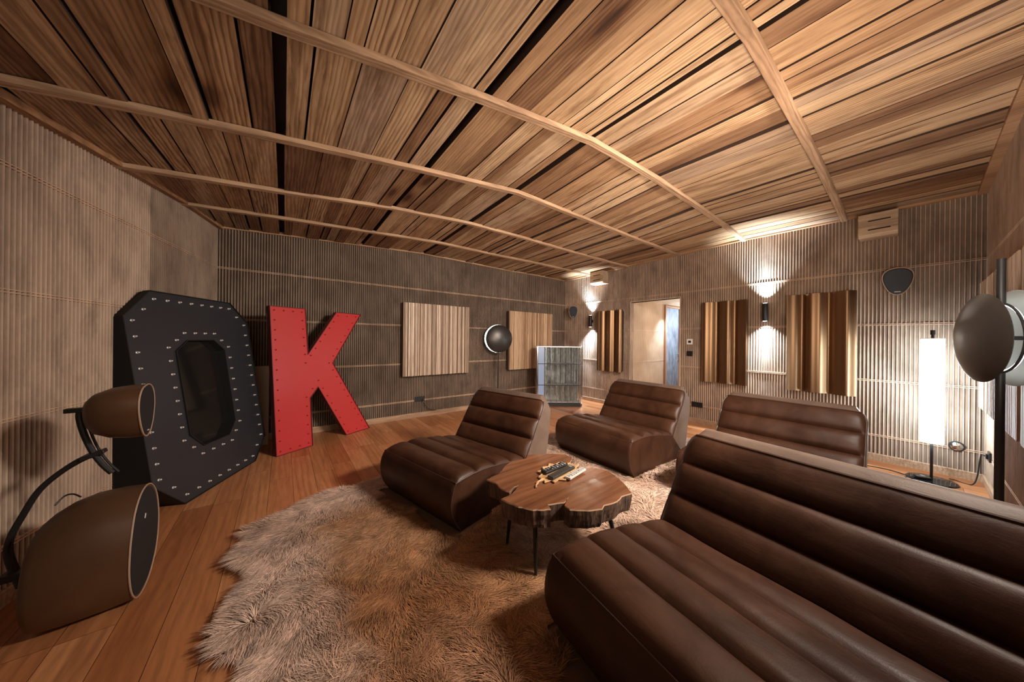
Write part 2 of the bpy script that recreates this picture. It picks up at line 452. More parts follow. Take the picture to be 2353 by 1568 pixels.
# floor: planks run parallel to the right wall
def build_floor():
    mb = MB(); ids = []; rnd = random.Random(5)
    x = -6.75
    while x < 2.5:
        w = .16; y = .3 - rnd.random() * 1.2
        lo = WY - .1
        y1 = .15
        ys = [y1]; yy = y1 - rnd.uniform(.5, 2.0)
        while yy > lo: ys.append(yy); yy -= rnd.uniform(1.4, 2.4)
        ys.append(lo)
        for a, b in zip(ys, ys[1:]):
            g = .0009
            mb.add([(x + g, a - g, 0), (x + w - g, a - g, 0), (x + w - g, b + g, 0), (x + g, b + g, 0)], [(0, 3, 2, 1)])
            ids.append((rnd.random(), rnd.random(), rnd.random(), 1))
        x += w
    mb.add([(-6.8, .2, -.003), (2.55, .2, -.003), (2.55, WY - .12, -.003), (-6.8, WY - .12, -.003), (-6.8, .2, -.08), (2.55, .2, -.08), (2.55, WY - .12, -.08), (-6.8, WY - .12, -.08)],
           [(0, 1, 2, 3), (4, 7, 6, 5), (0, 4, 5, 1), (2, 6, 7, 3), (0, 3, 7, 4), (1, 5, 6, 2)], 1)
    ids += [(0, 0, 0, 1)] * 6
    o = mb.build('floor', [M_floor, M_dark]); color_attr(o.data, 'bid', ids)
    return struct(o)
build_floor()

def baseboard(name, A, B, N, h=.075, t=.022):
    A = Vector(A); B = Vector(B); N = Vector(N) ; mb = MB()
    off = N * .0
    vs = []
    for Q in (A, B):
        vs += [Q + off, Q + off + N * t, Q + off + N * t + UP * (h - .006), Q + off + N * (t - .006) + UP * h, Q + off + UP * h]
    mb.add(vs, [(0, 5, 6, 1), (1, 6, 7, 2), (2, 7, 8, 3), (3, 8, 9, 4), (4, 3, 2, 1, 0), (5, 6, 7, 8, 9)])
    return struct(mb.build(name, M_base))
baseboard('baseboard_back', (BX0, 0, 0), (0, 0, 0), (0, -1, 0))
baseboard('baseboard_right', (0, 0, 0), (0, YJ0, 0), (-1, 0, 0))
baseboard('baseboard_right_2', (0, YJ1, 0), (0, WY, 0), (-1, 0, 0))
baseboard('baseboard_left', (BX0, 0, 0), (lx(WY), WY, 0), tuple(LN))
baseboard('baseboard_front', (lx(WY), WY, 0), (0, WY, 0), (0, 1, 0))

# ---------------------------------------------------------------- armchairs
def interp_path(pts, n):
    """Catmull-Rom through pts, n samples per span"""
    out = []
    P = [Vector((*p, 0)) for p in pts]
    for i in range(len(P) - 1):
        p0 = P[max(i - 1, 0)]; p1 = P[i]; p2 = P[i + 1]; p3 = P[min(i + 2, len(P) - 1)]
        for k in range(n):
            t = k / n
            out.append(.5 * ((2 * p1) + (p2 - p0) * t + (2 * p0 - 5 * p1 + 4 * p2 - p3) * t * t + (3 * p1 - p0 - 3 * p2 + p3) * t ** 3))
    out.append(P[-1]); return out

def padded(path_spans, pad, W, closing, edge_r, nA, seed, tuck=.0, topround=None, wr=.003):
    """path_spans: list of straight/curved channel spans [(p,q,pad)] in (b,z); returns rows across width."""
    rows = []
    samples = []
    for (p, q, h) in path_spans:
        p = Vector((p[0], p[1])); q = Vector((q[0], q[1])); t = (q - p); nn = Vector((-t.y, t.x)).normalized(); L = t.length
        N = 10
        for k in range(N + (1 if (p, q, h) == path_spans[-1] else 0)):
            u = k / N
            # rounded pad with a tight seam
            prof = (1 - abs(2 * u - 1) ** 2.6)
            samples.append((p + t * u, nn, h * (prof ** .6) - .006 * (1 - prof) ** 3, u))
    tot = len(samples)
    avals = []
    for i in range(nA + 1):
        s = i / nA
        s = .5 - .5 * cos(pi * s) if False else s
        avals.append(s)
    # denser at the ends
    ends = [0, .006, .014, .026, .042]
    core = [ends[-1] + (1 - 2 * ends[-1]) * k / nA for k in range(nA + 1)]
    avals = ends[:-1] + core + [1 - e for e in reversed(ends[:-1])]
    for idx, (p, nn, h, u) in enumerate(samples):
        row = []
        ins = topround(idx / tot) if topround else 0
        for s in avals:
            a = ins + s * (W - 2 * ins)
            e = min(a - ins, W - ins - a) / edge_r
            f = 1 if e >= 1 else sqrt(max(0, 1 - (1 - e) ** 2))
            nz = noise.noise(Vector((a * 3.1 + seed, p.x * 7, p.y * 7))) * wr * 1.5 + noise.noise(Vector((a * 9 + seed, p.x * 30, p.y * 5))) * wr
            g_ = min(1, min(a - ins, W - ins - a) / .07); g_ = .30 + .70 * g_ * (2 - g_)
            hh = g_ * (h * 1.12 + nz * (1 if h > .004 else 0)) * (.40 + .60 * f) - edge_r * .28 * (1 - f)
            q = p + nn * hh
            row.append(Vector((q.x, a, q.y)))
        rows.append(row)
    return rows

def rows_mesh(mb, rows, m=0):
    n = len(rows[0]); vs = [v for r in rows for v in r]
    fs = [(k * n + i, k * n + i + 1, (k + 1) * n + i + 1, (k + 1) * n + i) for k in range(len(rows) - 1) for i in range(n - 1)]
    mb.add(vs, fs, m)

def make_chair(label, loc, rz, W=.90, seed=0, tuft=False):
    """local frame: x = depth towards the back, y = across (0..W), z up; origin front right corner"""
    loc = (loc[0], loc[1], .0145)
    t = thing('lounge_chair', label, 'armchair', loc, rz, 'brown channelled leather lounge chairs')
    # seat cushion with front roll
    front = [((.035, .0), (-.035, .11), .0), ((-.035, .11), (-.045, .21), .0), ((-.045, .21), (-.01, .295), .004), ((-.01, .295), (.035, .325), .006)]
    ch = [((-.008, .332), (.178, .346), .03), ((.178, .346), (.36, .330), .028), ((.36, .330), (.54, .300), .026), ((.54, .300), (.72, .264), .024)]
    fr = interp_path([(.03, .0), (-.03, .09), (-.052, .19), (-.040, .28), (-.008, .332)], 6)
    mb = MB()
    rows = []
    # front face rows, softly bulging
    W_ = W; er = .03
    ends = [0, .006, .014, .026, .042]; nA = 22
    core = [ends[-1] + (1 - 2 * ends[-1]) * k / nA for k in range(nA + 1)]
    av = ends[:-1] + core + [1 - e for e in reversed(ends[:-1])]
    for k, p in enumerate(fr[:-1]):
        tt = fr[k + 1] - p; nn = Vector((-tt.y, tt.x, 0)).normalized()
        row = []
        for s in av:
            a = s * W; e = min(a, W - a) / er; f = 1 if e >= 1 else sqrt(max(0, 1 - (1 - e) ** 2))
            nz = noise.noise(Vector((a * 3 + seed, p.x * 6, p.y * 8))) * .004
            q = p + nn * (nz - .009 * (1 - f))
            row.append(Vector((q.x, a, q.y)))
        rows.append(row)
    rows += padded(ch, .028, W, None, .028, nA, seed + 3, wr=.006 if tuft else .0035)
    rows_mesh(mb, rows)
    # sides and underside
    for side, k in ((0, 0), (1, -1)):
        ring = [r[k] for r in rows] + [Vector((.74, rows[0][k].y, .24)), Vector((.98, rows[0][k].y, .0))]
        n0 = len(mb.v); mb.v.extend([tuple(v) for v in ring]); mb.f.append(tuple(range(n0, n0 + len(ring)))); mb.m.append(0)
    mb.add([(.035, 0, .0), (.035, W, .0), (.98, W, .0), (.98, 0, .0)], [(0, 1, 2, 3)])
    seat = mb.build('seat', M_leather, t, smooth=True, angle=60)
    # seat piping along both side edges and front corners
    for k in (0, -1):
        pts = [r[k] + Vector((0, .002 if k == 0 else -.002, .001)) for r in rows[::2]]
        pp = MB(); pp.tube(pts, .0045, 6); pp.build('seat_piping', M_pipe, seat, smooth=True)
    pp = MB(); pp.tube([rows[len(fr) - 1][i] + Vector((-.001, 0, .001)) for i in range(len(rows[0]))], .0035, 6); pp.build('seam', M_pipe, seat, smooth=True)
    # back cushion
    B0, B1 = Vector((.715, .25)), Vector((1.015, .70))
    sp = []
    for k in range(3):
        a = B0 + (B1 - B0) * k / 3; b = B0 + (B1 - B0) * (k + 1) / 3
        sp.append(((a.x, a.y), (b.x, b.y), .030 if k < 2 else .024))
    def tr(f):
        q = (f - .80) / .20
        return 0 if q <= 0 else .06 * (1 - sqrt(max(0, 1 - q * q)))
    mb = MB(); rb = padded(sp, .03, W, None, .03, 22, seed + 9, topround=tr)
    rows_mesh(mb, rb)
    bk = mb.build('backrest', M_leather, t, smooth=True, angle=70)
    # shell: from cushion edge round the top to the back and floor
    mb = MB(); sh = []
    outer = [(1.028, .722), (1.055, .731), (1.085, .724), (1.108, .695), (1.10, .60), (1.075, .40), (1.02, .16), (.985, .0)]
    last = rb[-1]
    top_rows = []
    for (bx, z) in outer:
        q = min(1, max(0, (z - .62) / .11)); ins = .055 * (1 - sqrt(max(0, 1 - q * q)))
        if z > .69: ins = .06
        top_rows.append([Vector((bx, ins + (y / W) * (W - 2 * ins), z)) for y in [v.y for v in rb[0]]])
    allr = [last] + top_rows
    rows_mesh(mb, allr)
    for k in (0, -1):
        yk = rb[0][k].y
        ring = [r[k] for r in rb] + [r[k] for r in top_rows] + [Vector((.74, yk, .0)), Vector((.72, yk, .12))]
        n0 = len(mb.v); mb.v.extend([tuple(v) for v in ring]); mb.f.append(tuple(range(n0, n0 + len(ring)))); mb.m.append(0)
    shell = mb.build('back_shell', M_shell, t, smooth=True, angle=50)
    shell['label'] = 'back and sides of the backrest, leather painted paler as if lamp-lit'
    edge = [r[0] for r in rb] + list(rb[-1]) + [r[-1] for r in reversed(rb)]
    edge = [e + Vector((.004, 0, .004)) for e in edge[::1]]
    pp = MB(); pp.tube(edge, .0065, 6); pp.build('back_piping', M_pipe, bk, smooth=True)
    return t

def place_chair(label, fr, fl_dir, W, seed, tuft=False):
    """fr = front corner at the viewer's right; fl_dir = unit vector from it to the left corner; depth = rotated"""
    rz = math.atan2(fl_dir[1], fl_dir[0]) - pi / 2
    return make_chair(label, (fr[0], fr[1], 0.0), rz, W, seed, tuft)
place_chair('brown leather lounge chair nearest the red letter, left of the log table', (-4.185, -3.010), (-.235, .972), .88, 1)
place_chair('brown leather lounge chair with creased seat, in front of the lit doorway', (-2.570, -3.235), (.02, 1.0), .93, 2, True)
place_chair('brown leather lounge chair half hidden behind the big foreground seat', (-2.46, -4.53), (.0, 1.0), .95, 3)
place_chair('large brown leather lounge seat filling the lower right foreground', (-4.285, -4.93), (.13, .99), 1.12, 4)

# ---------------------------------------------------------------- log-slice table
M_slab = wood('table_slab', [(.2, (.14, .055, .024)), (.5, (.21, .088, .042)), (.8, (.28, .13, .07))], 'X', .24, contrast=.3, spec=.5, coat=.35, bumpd=.0003, wavescale=5)
M_bark = mat('bark_edge', (.10, .05, .03), .85); n = NT(M_bark)
n.color(n.ramp(n.noise(n.coord((1, 1, .15)), 45, 5, .7), [(.35, (.035, .018, .012)), (.6, (.16, .085, .05)), (.8, (.30, .18, .11))]))
n.bump(n.noise(n.coord((1, 1, .1)), 60, 4), .8, .01)
TOP = [(-4.068, -3.415), (-4.018, -3.387), (-3.961, -3.352), (-3.997, -3.352), (-4.053, -3.382), (-4.069, -3.325), (-4.059, -3.252), (-4.077, -3.180), (-3.976, -3.162), (-3.879, -3.096), (-3.790, -3.048), (-3.674, -3.071), (-3.608, -3.031), (-3.456, -3.118), (-3.386, -3.190), (-3.410, -3.270), (-3.488, -3.319), (-3.482, -3.376), (-3.461, -3.423), (-3.396, -3.470), (-3.369, -3.549), (-3.408, -3.656), (-3.444, -3.710), (-3.468, -3.753), (-3.505, -3.797), (-3.586, -3.781), (-3.620, -3.795), (-3.673, -3.797), (-3.735, -3.780), (-3.775, -3.797), (-3.823, -3.772), (-3.871, -3.740), (-3.913, -3.702), (-3.905, -3.666), (-3.877, -3.646), (-3.827, -3.618), (-3.883, -3.640), (-3.922, -3.624), (-3.968, -3.605), (-3.987, -3.644), (-4.064, -3.597), (-4.105, -3.531), (-4.134, -3.417)]
def build_table():
    t = thing('log_table', 'low coffee table made of one irregular log slice on thin black legs', 'coffee table', (-3.72, -3.42, 0))
    rnd = random.Random(3); pts = []
    n = len(TOP)
    for i in range(n):
        a = Vector((*TOP[i], 0)); b = Vector((*TOP[(i + 1) % n], 0)); L = (b - a).length; k = max(1, int(L / .018))
        for j in range(k):
            p = a.lerp(b, j / k); q = (b - a).normalized(); pn = Vector((q.y, -q.x, 0))
            pts.append(p + pn * (noise.noise(p * 28) * .006 + noise.noise(p * 70) * .003))
    c = Vector((-3.72, -3.42, 0))
    def ring(z, s, amp): return [Vector(((p.x - c.x) * s, (p.y - c.y) * s, z)) + Vector((noise.noise(p * 30 + Vector((0, 0, z * 40))) * amp, noise.noise(p * 31 + Vector((5, 0, z * 40))) * amp, 0)) for p in pts]
    m = MB()
    m.loft([ring(.394, 1.0, 0), ring(.37, .995, .003), ring(.345, .985, .005), ring(.32, .975, .005), ring(.30, .96, .004)], 1, cap0=False, cap1=False)
    r = ring(.394, 1.0, 0); r2 = [v * .992 for v in r]
    for v in r2: v.z = .40
    m.loft([r, r2], 2, False, False)
    def cap(rg, mi):
        b = bmesh.new(); vv = [b.verts.new(v) for v in rg]
        es = [b.edges.new((vv[i], vv[(i + 1) % len(vv)])) for i in range(len(vv))]
        bmesh.ops.triangle_fill(b, use_beauty=True, use_dissolve=False, edges=es)
        b.verts.index_update(); m.add([v.co.copy() for v in b.verts], [tuple(v.index for v in f.verts) for f in b.faces], mi); b.free()
    cap(r2, 0); cap(ring(.30, .96, .004), 1)
    m.build('slab', [M_slab, M_bark, mat('sapwood_rim', (.42, .26, .16), .5)], t)
    # legs
    def leg(a, b):
        q = MB(); a = Vector(a) - c; b = Vector(b) - c
        q.tube([a, a.lerp(b, .5), b], [.014, .011, .007], 12); q.build('leg', M_black, t, smooth=True)
        f = MB(); f.lathe([(.0, 0), (.012, 0), (.012, .004), (0, .004)], c=(b.x, b.y, b.z - .002), seg=12)
    leg((-4.015, -3.560, .302), (-4.018, -3.572, .012)); leg((-3.62, -3.72, .305), (-3.565, -3.775, .012))
    leg((-3.97, -3.30, .305), (-3.99, -3.28, .012)); leg((-3.50, -3.20, .305), (-3.45, -3.15, .012))
    return t
build_table()

# leaf-shaped wooden tray with three remotes
M_leaf = wood('leaf_tray_wood', [(.2, (.50, .30, .14)), (.8, (.66, .44, .24))], 'X', .45, contrast=.3)
def build_tray():
    t = thing('leaf_tray', 'pale wooden tray shaped like a maple leaf lying on the log table', 'tray', (-3.66, -3.38, .4005))
    L = [(-.215, 0.005), (-.16, .012), (-.150, .045), (-.105, .055), (-.095, .10), (-.05, .085), (-.02, .12), (.02, .10), (.06, .125), (.075, .085), (.13, .09), (.12, .045), (.18, .03), (.155, -.005), (.20, -.03), (.13, -.045), (.12, -.075), (.06, -.06), (.03, -.085), (-.02, -.075), (-.06, -.10), (-.085, -.065), (-.135, -.07), (-.13, -.04), (-.18, -.03), (-.16, -.008)]
    A = radians(8)
    def R(p, z, s=1): x, y = p[0] * s, p[1] * s; return Vector((x * cos(A) - y * sin(A), x * sin(A) + y * cos(A), z))
    m = MB(); m.loft([[R(p, 0, .92) for p in L], [R(p, .008) for p in L], [R(p, .012, .97) for p in L], [R(p, .009, .86) for p in L]])
    m.build('leaf_plate', M_leaf, t)
    s = MB(); s.tube([R((-.20, .0), .008), R((-.235, -.012), .006), R((-.255, -.03), .004)], .005, 8); s.build('stem', M_leaf, t)
    return t
build_tray()
def remote(label, loc, rz, L, w, h, body, keys):
    t = thing('remote_control', label, 'remote control', loc, rz, 'remote controls on the leaf tray')
    m = MB(); m.box((0, 0, h / 2), (L, w, h)); m.build('casing', body, t, bevel=min(h, w) * .3, segs=3)
    rnd = random.Random(int(L * 1000))
    kx = 8; ky = 3
    for i in range(kx):
        for j in range(ky):
            if rnd.random() < .12: continue
            k = MB(); k.box((-L * .40 + i * L * .8 / (kx - 1), (j - 1) * w * .26, h + .0006), (L * .052, w * .15, .002))
            k.build('button', keys[0] if rnd.random() < .7 else keys[1], t)
    return t
M_grey = mat('grey_plastic', (.22, .22, .22), .4); M_pale = mat('pale_silver_plastic', (.55, .52, .48), .35)
remote('black remote with rows of buttons at the back of the leaf tray', (-3.655, -3.342, .4125), radians(4), .215, .048, .018, M_black, (M_grey, M_pale))
def plain_remote():
    t = thing('remote_control', 'plain dark slab remote in the middle of the leaf tray', 'remote control', (-3.665, -3.412, .4125), radians(8), 'remote controls on the leaf tray')
    m = MB(); m.box((0, 0, .009), (.235, .045, .018)); m.build('casing', mat('charcoal_plastic', (.035, .033, .03), .3), t, bevel=.005, segs=3)
    m = MB(); m.box((.095, 0, .0185), (.02, .02, .001)); m.build('button', M_grey, t)
plain_remote()
remote('pale silver remote at the front right of the leaf tray', (-3.60, -3.470, .4105), radians(10), .19, .042, .014, M_pale, (M_grey, M_black))

# ---------------------------------------------------------------- marquee letters
def offset_poly(P, d):
    n = len(P); out = []
    area2 = sum(P[i][0] * P[(i + 1) % n][1] - P[(i + 1) % n][0] * P[i][1] for i in range(n))
    sg = 1 if area2 > 0 else -1
    for i in range(n):
        a = Vector(P[i - 1]); b = Vector(P[i]); c = Vector(P[(i + 1) % n])
        e1 = (b - a).normalized(); e2 = (c - b).normalized()
        n1 = Vector((-e1.y, e1.x)) * sg; n2 = Vector((-e2.y, e2.x)) * sg
        k = (n1 + n2); k = k / max(.25, k.dot(n1)) if k.length > 1e-6 else n1
        out.append(b + k * d)
    return out
def along(P, step):
    n = len(P); pts = []; 
    for i in range(n):
        a = Vector(P[i]); b = Vector(P[(i + 1) % n]); L = (b - a).length; k = max(1, int(round(L / step)))
        for j in range(k): pts.append(a.lerp(b, j / k))
    return pts
def letter(name, label, P0, e, lean, outline, hole, depth, m_face, m_side, m_bulb, step, inset, scale=1.0, minsep=.06):
    e = Vector((*e, 0)).normalized(); nh = Vector((e.y, -e.x, 0)); a = radians(lean)
    U = Vector((-sin(a) * nh.x, -sin(a) * nh.y, cos(a))); N = Vector((cos(a) * nh.x, cos(a) * nh.y, sin(a)))
    P = Vector((P0[0], P0[1], 0))
    t = thing(name, label, 'marquee letter', P)
    out = [(s * scale, q * scale) for s, q in outline]
    def W(p, d): return e * p[0] + U * p[1] - N * (d(p[1]) if callable(d) else d)
    hol = [(s * scale, q * scale) for s, q in hole] if hole else None
    # side band with a lip standing proud of the face
    sb = MB()
    def band(poly, inward, dd):
        p2 = offset_poly(poly, .006 * inward)
        rings = [[W(p, dd) for p in poly], [W(p, 0) for p in poly], [W(p, 0) for p in p2], [W(p, .022) for p in p2]]
        for r in rings:
            for v in r: v.z = max(v.z, 0.001)
        sb.loft(rings, 0, False, False)
    band(out, 1, depth)
    if hol: band(hol, -1, depth)
    sb.build('side_band', m_side, t)
    f = bmesh.new()
    def plate(z, nm, mt, par):
        b = bmesh.new()
        op = offset_poly(out, .004); vo = [b.verts.new(W(p, z)) for p in op]
        for v in vo: v.co.z = max(v.co.z, .002)
        es = [b.edges.new((vo[i], vo[(i + 1) % len(vo)])) for i in range(len(vo))]
        if hol:
            hp = offset_poly(hol, -.004); vh = [b.verts.new(W(p, z)) for p in hp]
            es += [b.edges.new((vh[i], vh[(i + 1) % len(vh)])) for i in range(len(vh))]
        bmesh.ops.triangle_fill(b, use_beauty=True, use_dissolve=False, edges=es)
        me = bpy.data.meshes.new(nm); b.to_mesh(me); b.free(); me.materials.append(mt)
        o = bpy.data.objects.new(nm, me); COL.objects.link(o); o.parent = par
        so = o.modifiers.new('thick', 'SOLIDIFY'); so.thickness = .003; so.offset = 0
        return o
    plate(.012, 'face_plate', m_face, t)
    plate(depth if not callable(depth) else depth(.8) * .0 + .06, 'back_plate', m_side, t)
    # bulbs
    spots = along(offset_poly(out, inset), step)
    if hol: spots += along(offset_poly(hol, -inset), step * .95)
    keep = []
    for s in spots:
        if all((s - k).length > minsep for k in keep): keep.append(s)
    first = None
    Mr = Matrix((e, U, N)).transposed()
    for s in keep[:100]:
        if first is None:
            m = MB(); m.lathe([(.009, 0), (.009, .004), (.0062, .006), (.0068, .012), (.005, .018), (.0, .021)], seg=10, M=Mr)
            first = m.build('bulb', m_bulb, t, smooth=True, angle=50); o = first
        else:
            o = first.copy(); COL.objects.link(o); o.parent = t
        o.location = W(s, .011)
    return t, W
M_letter_black = mat('matt_black_paint', (.026, .028, .034), .38); M_letter_side = mat('black_side', (.006, .005, .005), .7)
M_red = mat('red_paint', (.50, .038, .04), .32); M_redside = mat('dark_red_side', (.10, .004, .006), .5)
M_bulb = mat('clear_bulb', (.72, .70, .68), .3, .3); M_bulbred = mat('red_bulb', (.45, .03, .03), .25, coat=.4)
O_out = [(0.0, 0.0), (0.816, 0.0), (1.023, 0.206), (1.03, 1.426), (0.812, 1.618), (0.0, 1.617), (-0.22, 1.411), (-0.22, 0.236)]
O_hole = [(0.251, 0.368), (0.528, 0.368), (0.628, 0.476), (0.635, 1.148), (0.527, 1.24), (0.257, 1.24), (0.139, 1.155), (0.139, 0.486)]
OT, OW = letter('marquee_letter_o', 'large black letter O with clear bulbs leaning in the left corner', (-5.632, -1.485), (.441, .897), 8.5, O_out, O_hole,
       lambda q: .045 + max(0, 1.5 - q) * .13, M_letter_black, M_letter_side, M_bulb, .108, .062, .99)
gp = offset_poly(O_hole, -.02)
m = MB(); m.prism([OW(p, .055) for p in gp], [OW(p, .058) for p in gp]); m.build('glossy_back_panel', M_blackgloss, OT)
K_out = [(0.0, 0.0), (0.386, 0.0), (0.388, 0.558), (0.483, 0.669), (0.816, 0.0), (1.179, 0.0), (0.692, 0.95), (1.146, 1.612), (0.771, 1.612), (0.387, 1.082), (0.384, 1.619), (0.003, 1.619)]
letter('marquee_letter_k', 'large red letter K with red bulbs leaning on the back wall', (-5.114 , -.760), (.875, .484), 5.6, K_out, None, .06, M_red, M_redside, M_bulbred, .105, .045, .985, .055)

# pale board leaning between the letters
m = MB(); M_bd = mat('beige_board', (.62, .52, .42), .8)
m.prism([(-5.46, -.26, .01), (-5.20, -.26, .01), (-5.20, -.05, .90), (-5.46, -.05, .90)], [(-5.46, -.245, .01), (-5.20, -.245, .01), (-5.20, -.035, .90), (-5.46, -.035, .90)])
tag(m.build('leaning_board', M_bd), 'narrow beige board leaning behind the gap between the two letters', 'board')

# ---------------------------------------------------------------- floor speaker system on the left
M_speak = mat('bronze_brown_shell', (.15, .075, .036), .42); n = NT(M_speak)
n.color(n.ramp(n.noise(n.coord(), 3, 3), [(.3, (.07, .033, .015)), (.7, (.105, .052, .024))]))
M_grille = mat('black_grille_cloth', (.008, .008, .009), .9); M_rim = mat('pale_rim', (.42, .28, .2), .4)
M_mark = mat('pale_mark', (.7, .68, .65), .5)
def resample(P, n):
    P = [Vector(p) for p in P]; out = []; L = [(P[(i + 1) % len(P)] - P[i]).length for i in range(len(P))]; T = sum(L)
    for k in range(n):
        s = T * k / n; i = 0
        while s > L[i]: s -= L[i]; i += 1
        out.append(P[i].lerp(P[(i + 1) % len(P)], s / L[i]))
    for _ in range(2): out = [(out[i - 1] + out[i] * 2 + out[(i + 1) % n]) / 4 for i in range(n)]
    return out
def speaker_shell(parent, face, center, axis_scale, offs, names=('cabinet', 'front_grille', 'grille_rim'), mark=None):
    """face: outline points (Vectors). offs: list of (offset vector, scale, centre shift)"""
    F = resample(face, 48); c = sum(F, Vector()) / len(F); rings = []
    for o, s in offs: rings.append([c + (p - c) * s + Vector(o) for p in F])
    m = MB(); m.loft(rings); cab = m.build(names[0], M_speak, parent, smooth=True, angle=70)
    nrm = -(Vector(offs[1][0])).normalized()
    m = MB(); G = [c + (p - c) * .955 for p in F]
    m.loft([[p + nrm * .001 for p in G], [p + nrm * .004 for p in [c + (q - c) * .9 for q in F]]], cap0=False); gr = m.build(names[1], M_grille, parent)
    m = MB(); m.tube([p + nrm * .001 for p in F], .0035 , 6, closed=True); m.build(names[2], M_rim, parent, smooth=True)
    return cab, gr, c, nrm
SP = thing('floor_speaker', 'brown shell speaker on the floor carrying a small satellite on a curved black arm', 'speaker', (-5.75, -2.5, 0))
o0 = Vector((-5.75, -2.5, 0))
face = [(-2.444, .515), (-2.37, .49), (-2.30, .42), (-2.262, .31), (-2.268, .20), (-2.31, .10), (-2.40, .03), (-2.50, .012), (-2.58, .03), (-2.635, .10), (-2.66, .20), (-2.645, .32), (-2.60, .44), (-2.53, .50)]
face = [Vector((-5.60, y, z)) - o0 for y, z in face]
speaker_shell(SP, face, None, None, [((0, 0, 0), 1), ((-.07, -.002, 0.0), 1.03), ((-.15, -.005, -.004), 1.03), ((-.21, -.01, -.014), .99), ((-.255, -.015, -.028), .92), ((-.278, -.02, -.036), .85), ((-.286, -.02, -.038), .79)])
m = MB(); m.box(Vector((-5.594, -2.482, .372)) - o0, (.003, .004, .022), Matrix.Rotation(radians(-25), 3, 'X')); m.build('brand_mark', M_mark, SP)
face2 = [(-2.441, 1.012), (-2.395, 1.0), (-2.360, .965), (-2.348, .90), (-2.370, .82), (-2.41, .765), (-2.455, .752), (-2.50, .772), (-2.54, .83), (-2.565, .90), (-2.56, .96), (-2.52, 1.0)]
face2 = [Vector((-5.60, y, z)) - o0 for y, z in face2]
speaker_shell(SP, face2, None, None, [((0, 0, 0), 1), ((-.05, 0, 0), 1.0), ((-.11, 0, 0), .92), ((-.155, 0, 0), .74), ((-.175, 0, 0), .52)], ('satellite_cabinet', 'satellite_grille', 'satellite_rim'))
m = MB(); m.box(Vector((-5.594, -2.455, .785)) - o0, (.003, .016, .004)); m.build('brand_mark', M_mark, SP)
def smooth_pts(P, n=6):
    P = [Vector(p) for p in P]; out = []
    for i in range(len(P) - 1):
        p0 = P[max(i - 1, 0)]; p1 = P[i]; p2 = P[i + 1]; p3 = P[min(i + 2, len(P) - 1)]
        for k in range(n):
            t = k / n; out.append(.5 * ((2 * p1) + (p2 - p0) * t + (2 * p0 - 5 * p1 + 4 * p2 - p3) * t * t + (3 * p1 - p0 - 3 * p2 + p3) * t ** 3))
    return out + [P[-1]]
armp = smooth_pts([(-5.93, -2.50, .20), (-5.99, -2.42, .30), (-5.985, -2.42, .38), (-5.955, -2.42, .47), (-5.915, -2.42, .565), (-5.855, -2.42, .635), (-5.79, -2.42, .68), (-5.745, -2.42, .69)])
m = MB(); m.tube([p - o0 for p in armp], .011, 10); arm = m.build('arm', M_black, SP, smooth=True)
m = MB(); m.tube([p - o0 + Vector((0, .022, .008)) for p in armp], .006, 8); m.build('cable', M_black, arm, smooth=True)
armq = smooth_pts([(-5.715, -2.42, .59), (-5.745, -2.42, .64), (-5.775, -2.42, .71), (-5.80, -2.42, .80), (-5.812, -2.42, .88), (-5.80, -2.42, .905), (-5.765, -2.43, .905)])
m = MB(); m.tube([p - o0 for p in armq], .011, 10); arm2 = m.build('upper_arm', M_black, SP, smooth=True)
m = MB(); m.tube([p - o0 + Vector((.016, .016, -.004)) for p in armq[:-6]], .005, 8); m.build('cable', M_black, arm2, smooth=True)
m = MB(); m.box(Vector((-5.77, -2.42, .69)) - o0, (.075, .04, .018), Matrix.Rotation(radians(-20), 3, 'Y')); m.build('clamp', M_black, SP, bevel=.003)
m = MB(); m.box(Vector((-5.82, -2.425, .905)) - o0, (.06, .03, .02)); m.build('mounting_bracket', M_black, SP, bevel=.003)
m = MB(); m.box(Vector((-5.955, -2.46, .235)) - o0, (.07, .05, .03)); m.build('mounting_bracket', M_black, SP, bevel=.003)
m = MB(); m.tube([p for p in smooth_pts([(-5.90, -2.35, .46), (-5.88, -2.33, .49), (-5.855, -2.33, .492), (-5.83, -2.34, .475)])] , .0035, 6)
tag(m.build('loose_wire', M_black), 'short curl of thin wire on the left wall above the floor speaker', 'wire')

# ---------------------------------------------------------------- wall panels
def slat_panel(label, P, ax, nrm, W, H, depth, seed, tones, group):
    """P: lower corner on the wall, ax: along, nrm: out of the wall"""
    t = thing('slatted_acoustic_panel', label, 'acoustic panel', P, 0, group)
    ax = Vector(ax); nrm = Vector(nrm); rnd = random.Random(seed)
    A = [Vector((0, 0, 0)) + ax * a + nrm * b for a, b in ((0, 0), (W, 0), (W, depth * .72), (0, depth * .72))]
    m = MB(); m.prism(A, [a + UP * H for a in A]); m.build('backing_box', M_panelside, t)
    m = MB(); ids = []; x = 0
    while x < W - .004:
        w = rnd.choice([.012, .016, .02, .026]); w = min(w, W - x); d = depth * rnd.choice([.82, .9, 1.0, 1.0])
        q = [ax * a + nrm * b for a, b in ((x + .002, depth * .7), (x + w - .002, depth * .7), (x + w - .002, d), (x + .002, d))]
        m.prism(q, [v + UP * H for v in q]); c = (rnd.random(), rnd.random() * .6, rnd.random(), 1); ids += [c] * 6
        x += w
    o = m.build('slats', tones, t); color_attr(o.data, 'bid', ids)
    return t
M_panelside = mat('dark_panel_side', (.06, .04, .03), .7)
M_slat = wood('slat_wood', [(.1, (.28, .19, .13)), (.4, (.46, .34, .25)), (.65, (.62, .49, .38)), (.9, (.80, .67, .54))], 'Z', .6, attr='bid', contrast=.25)
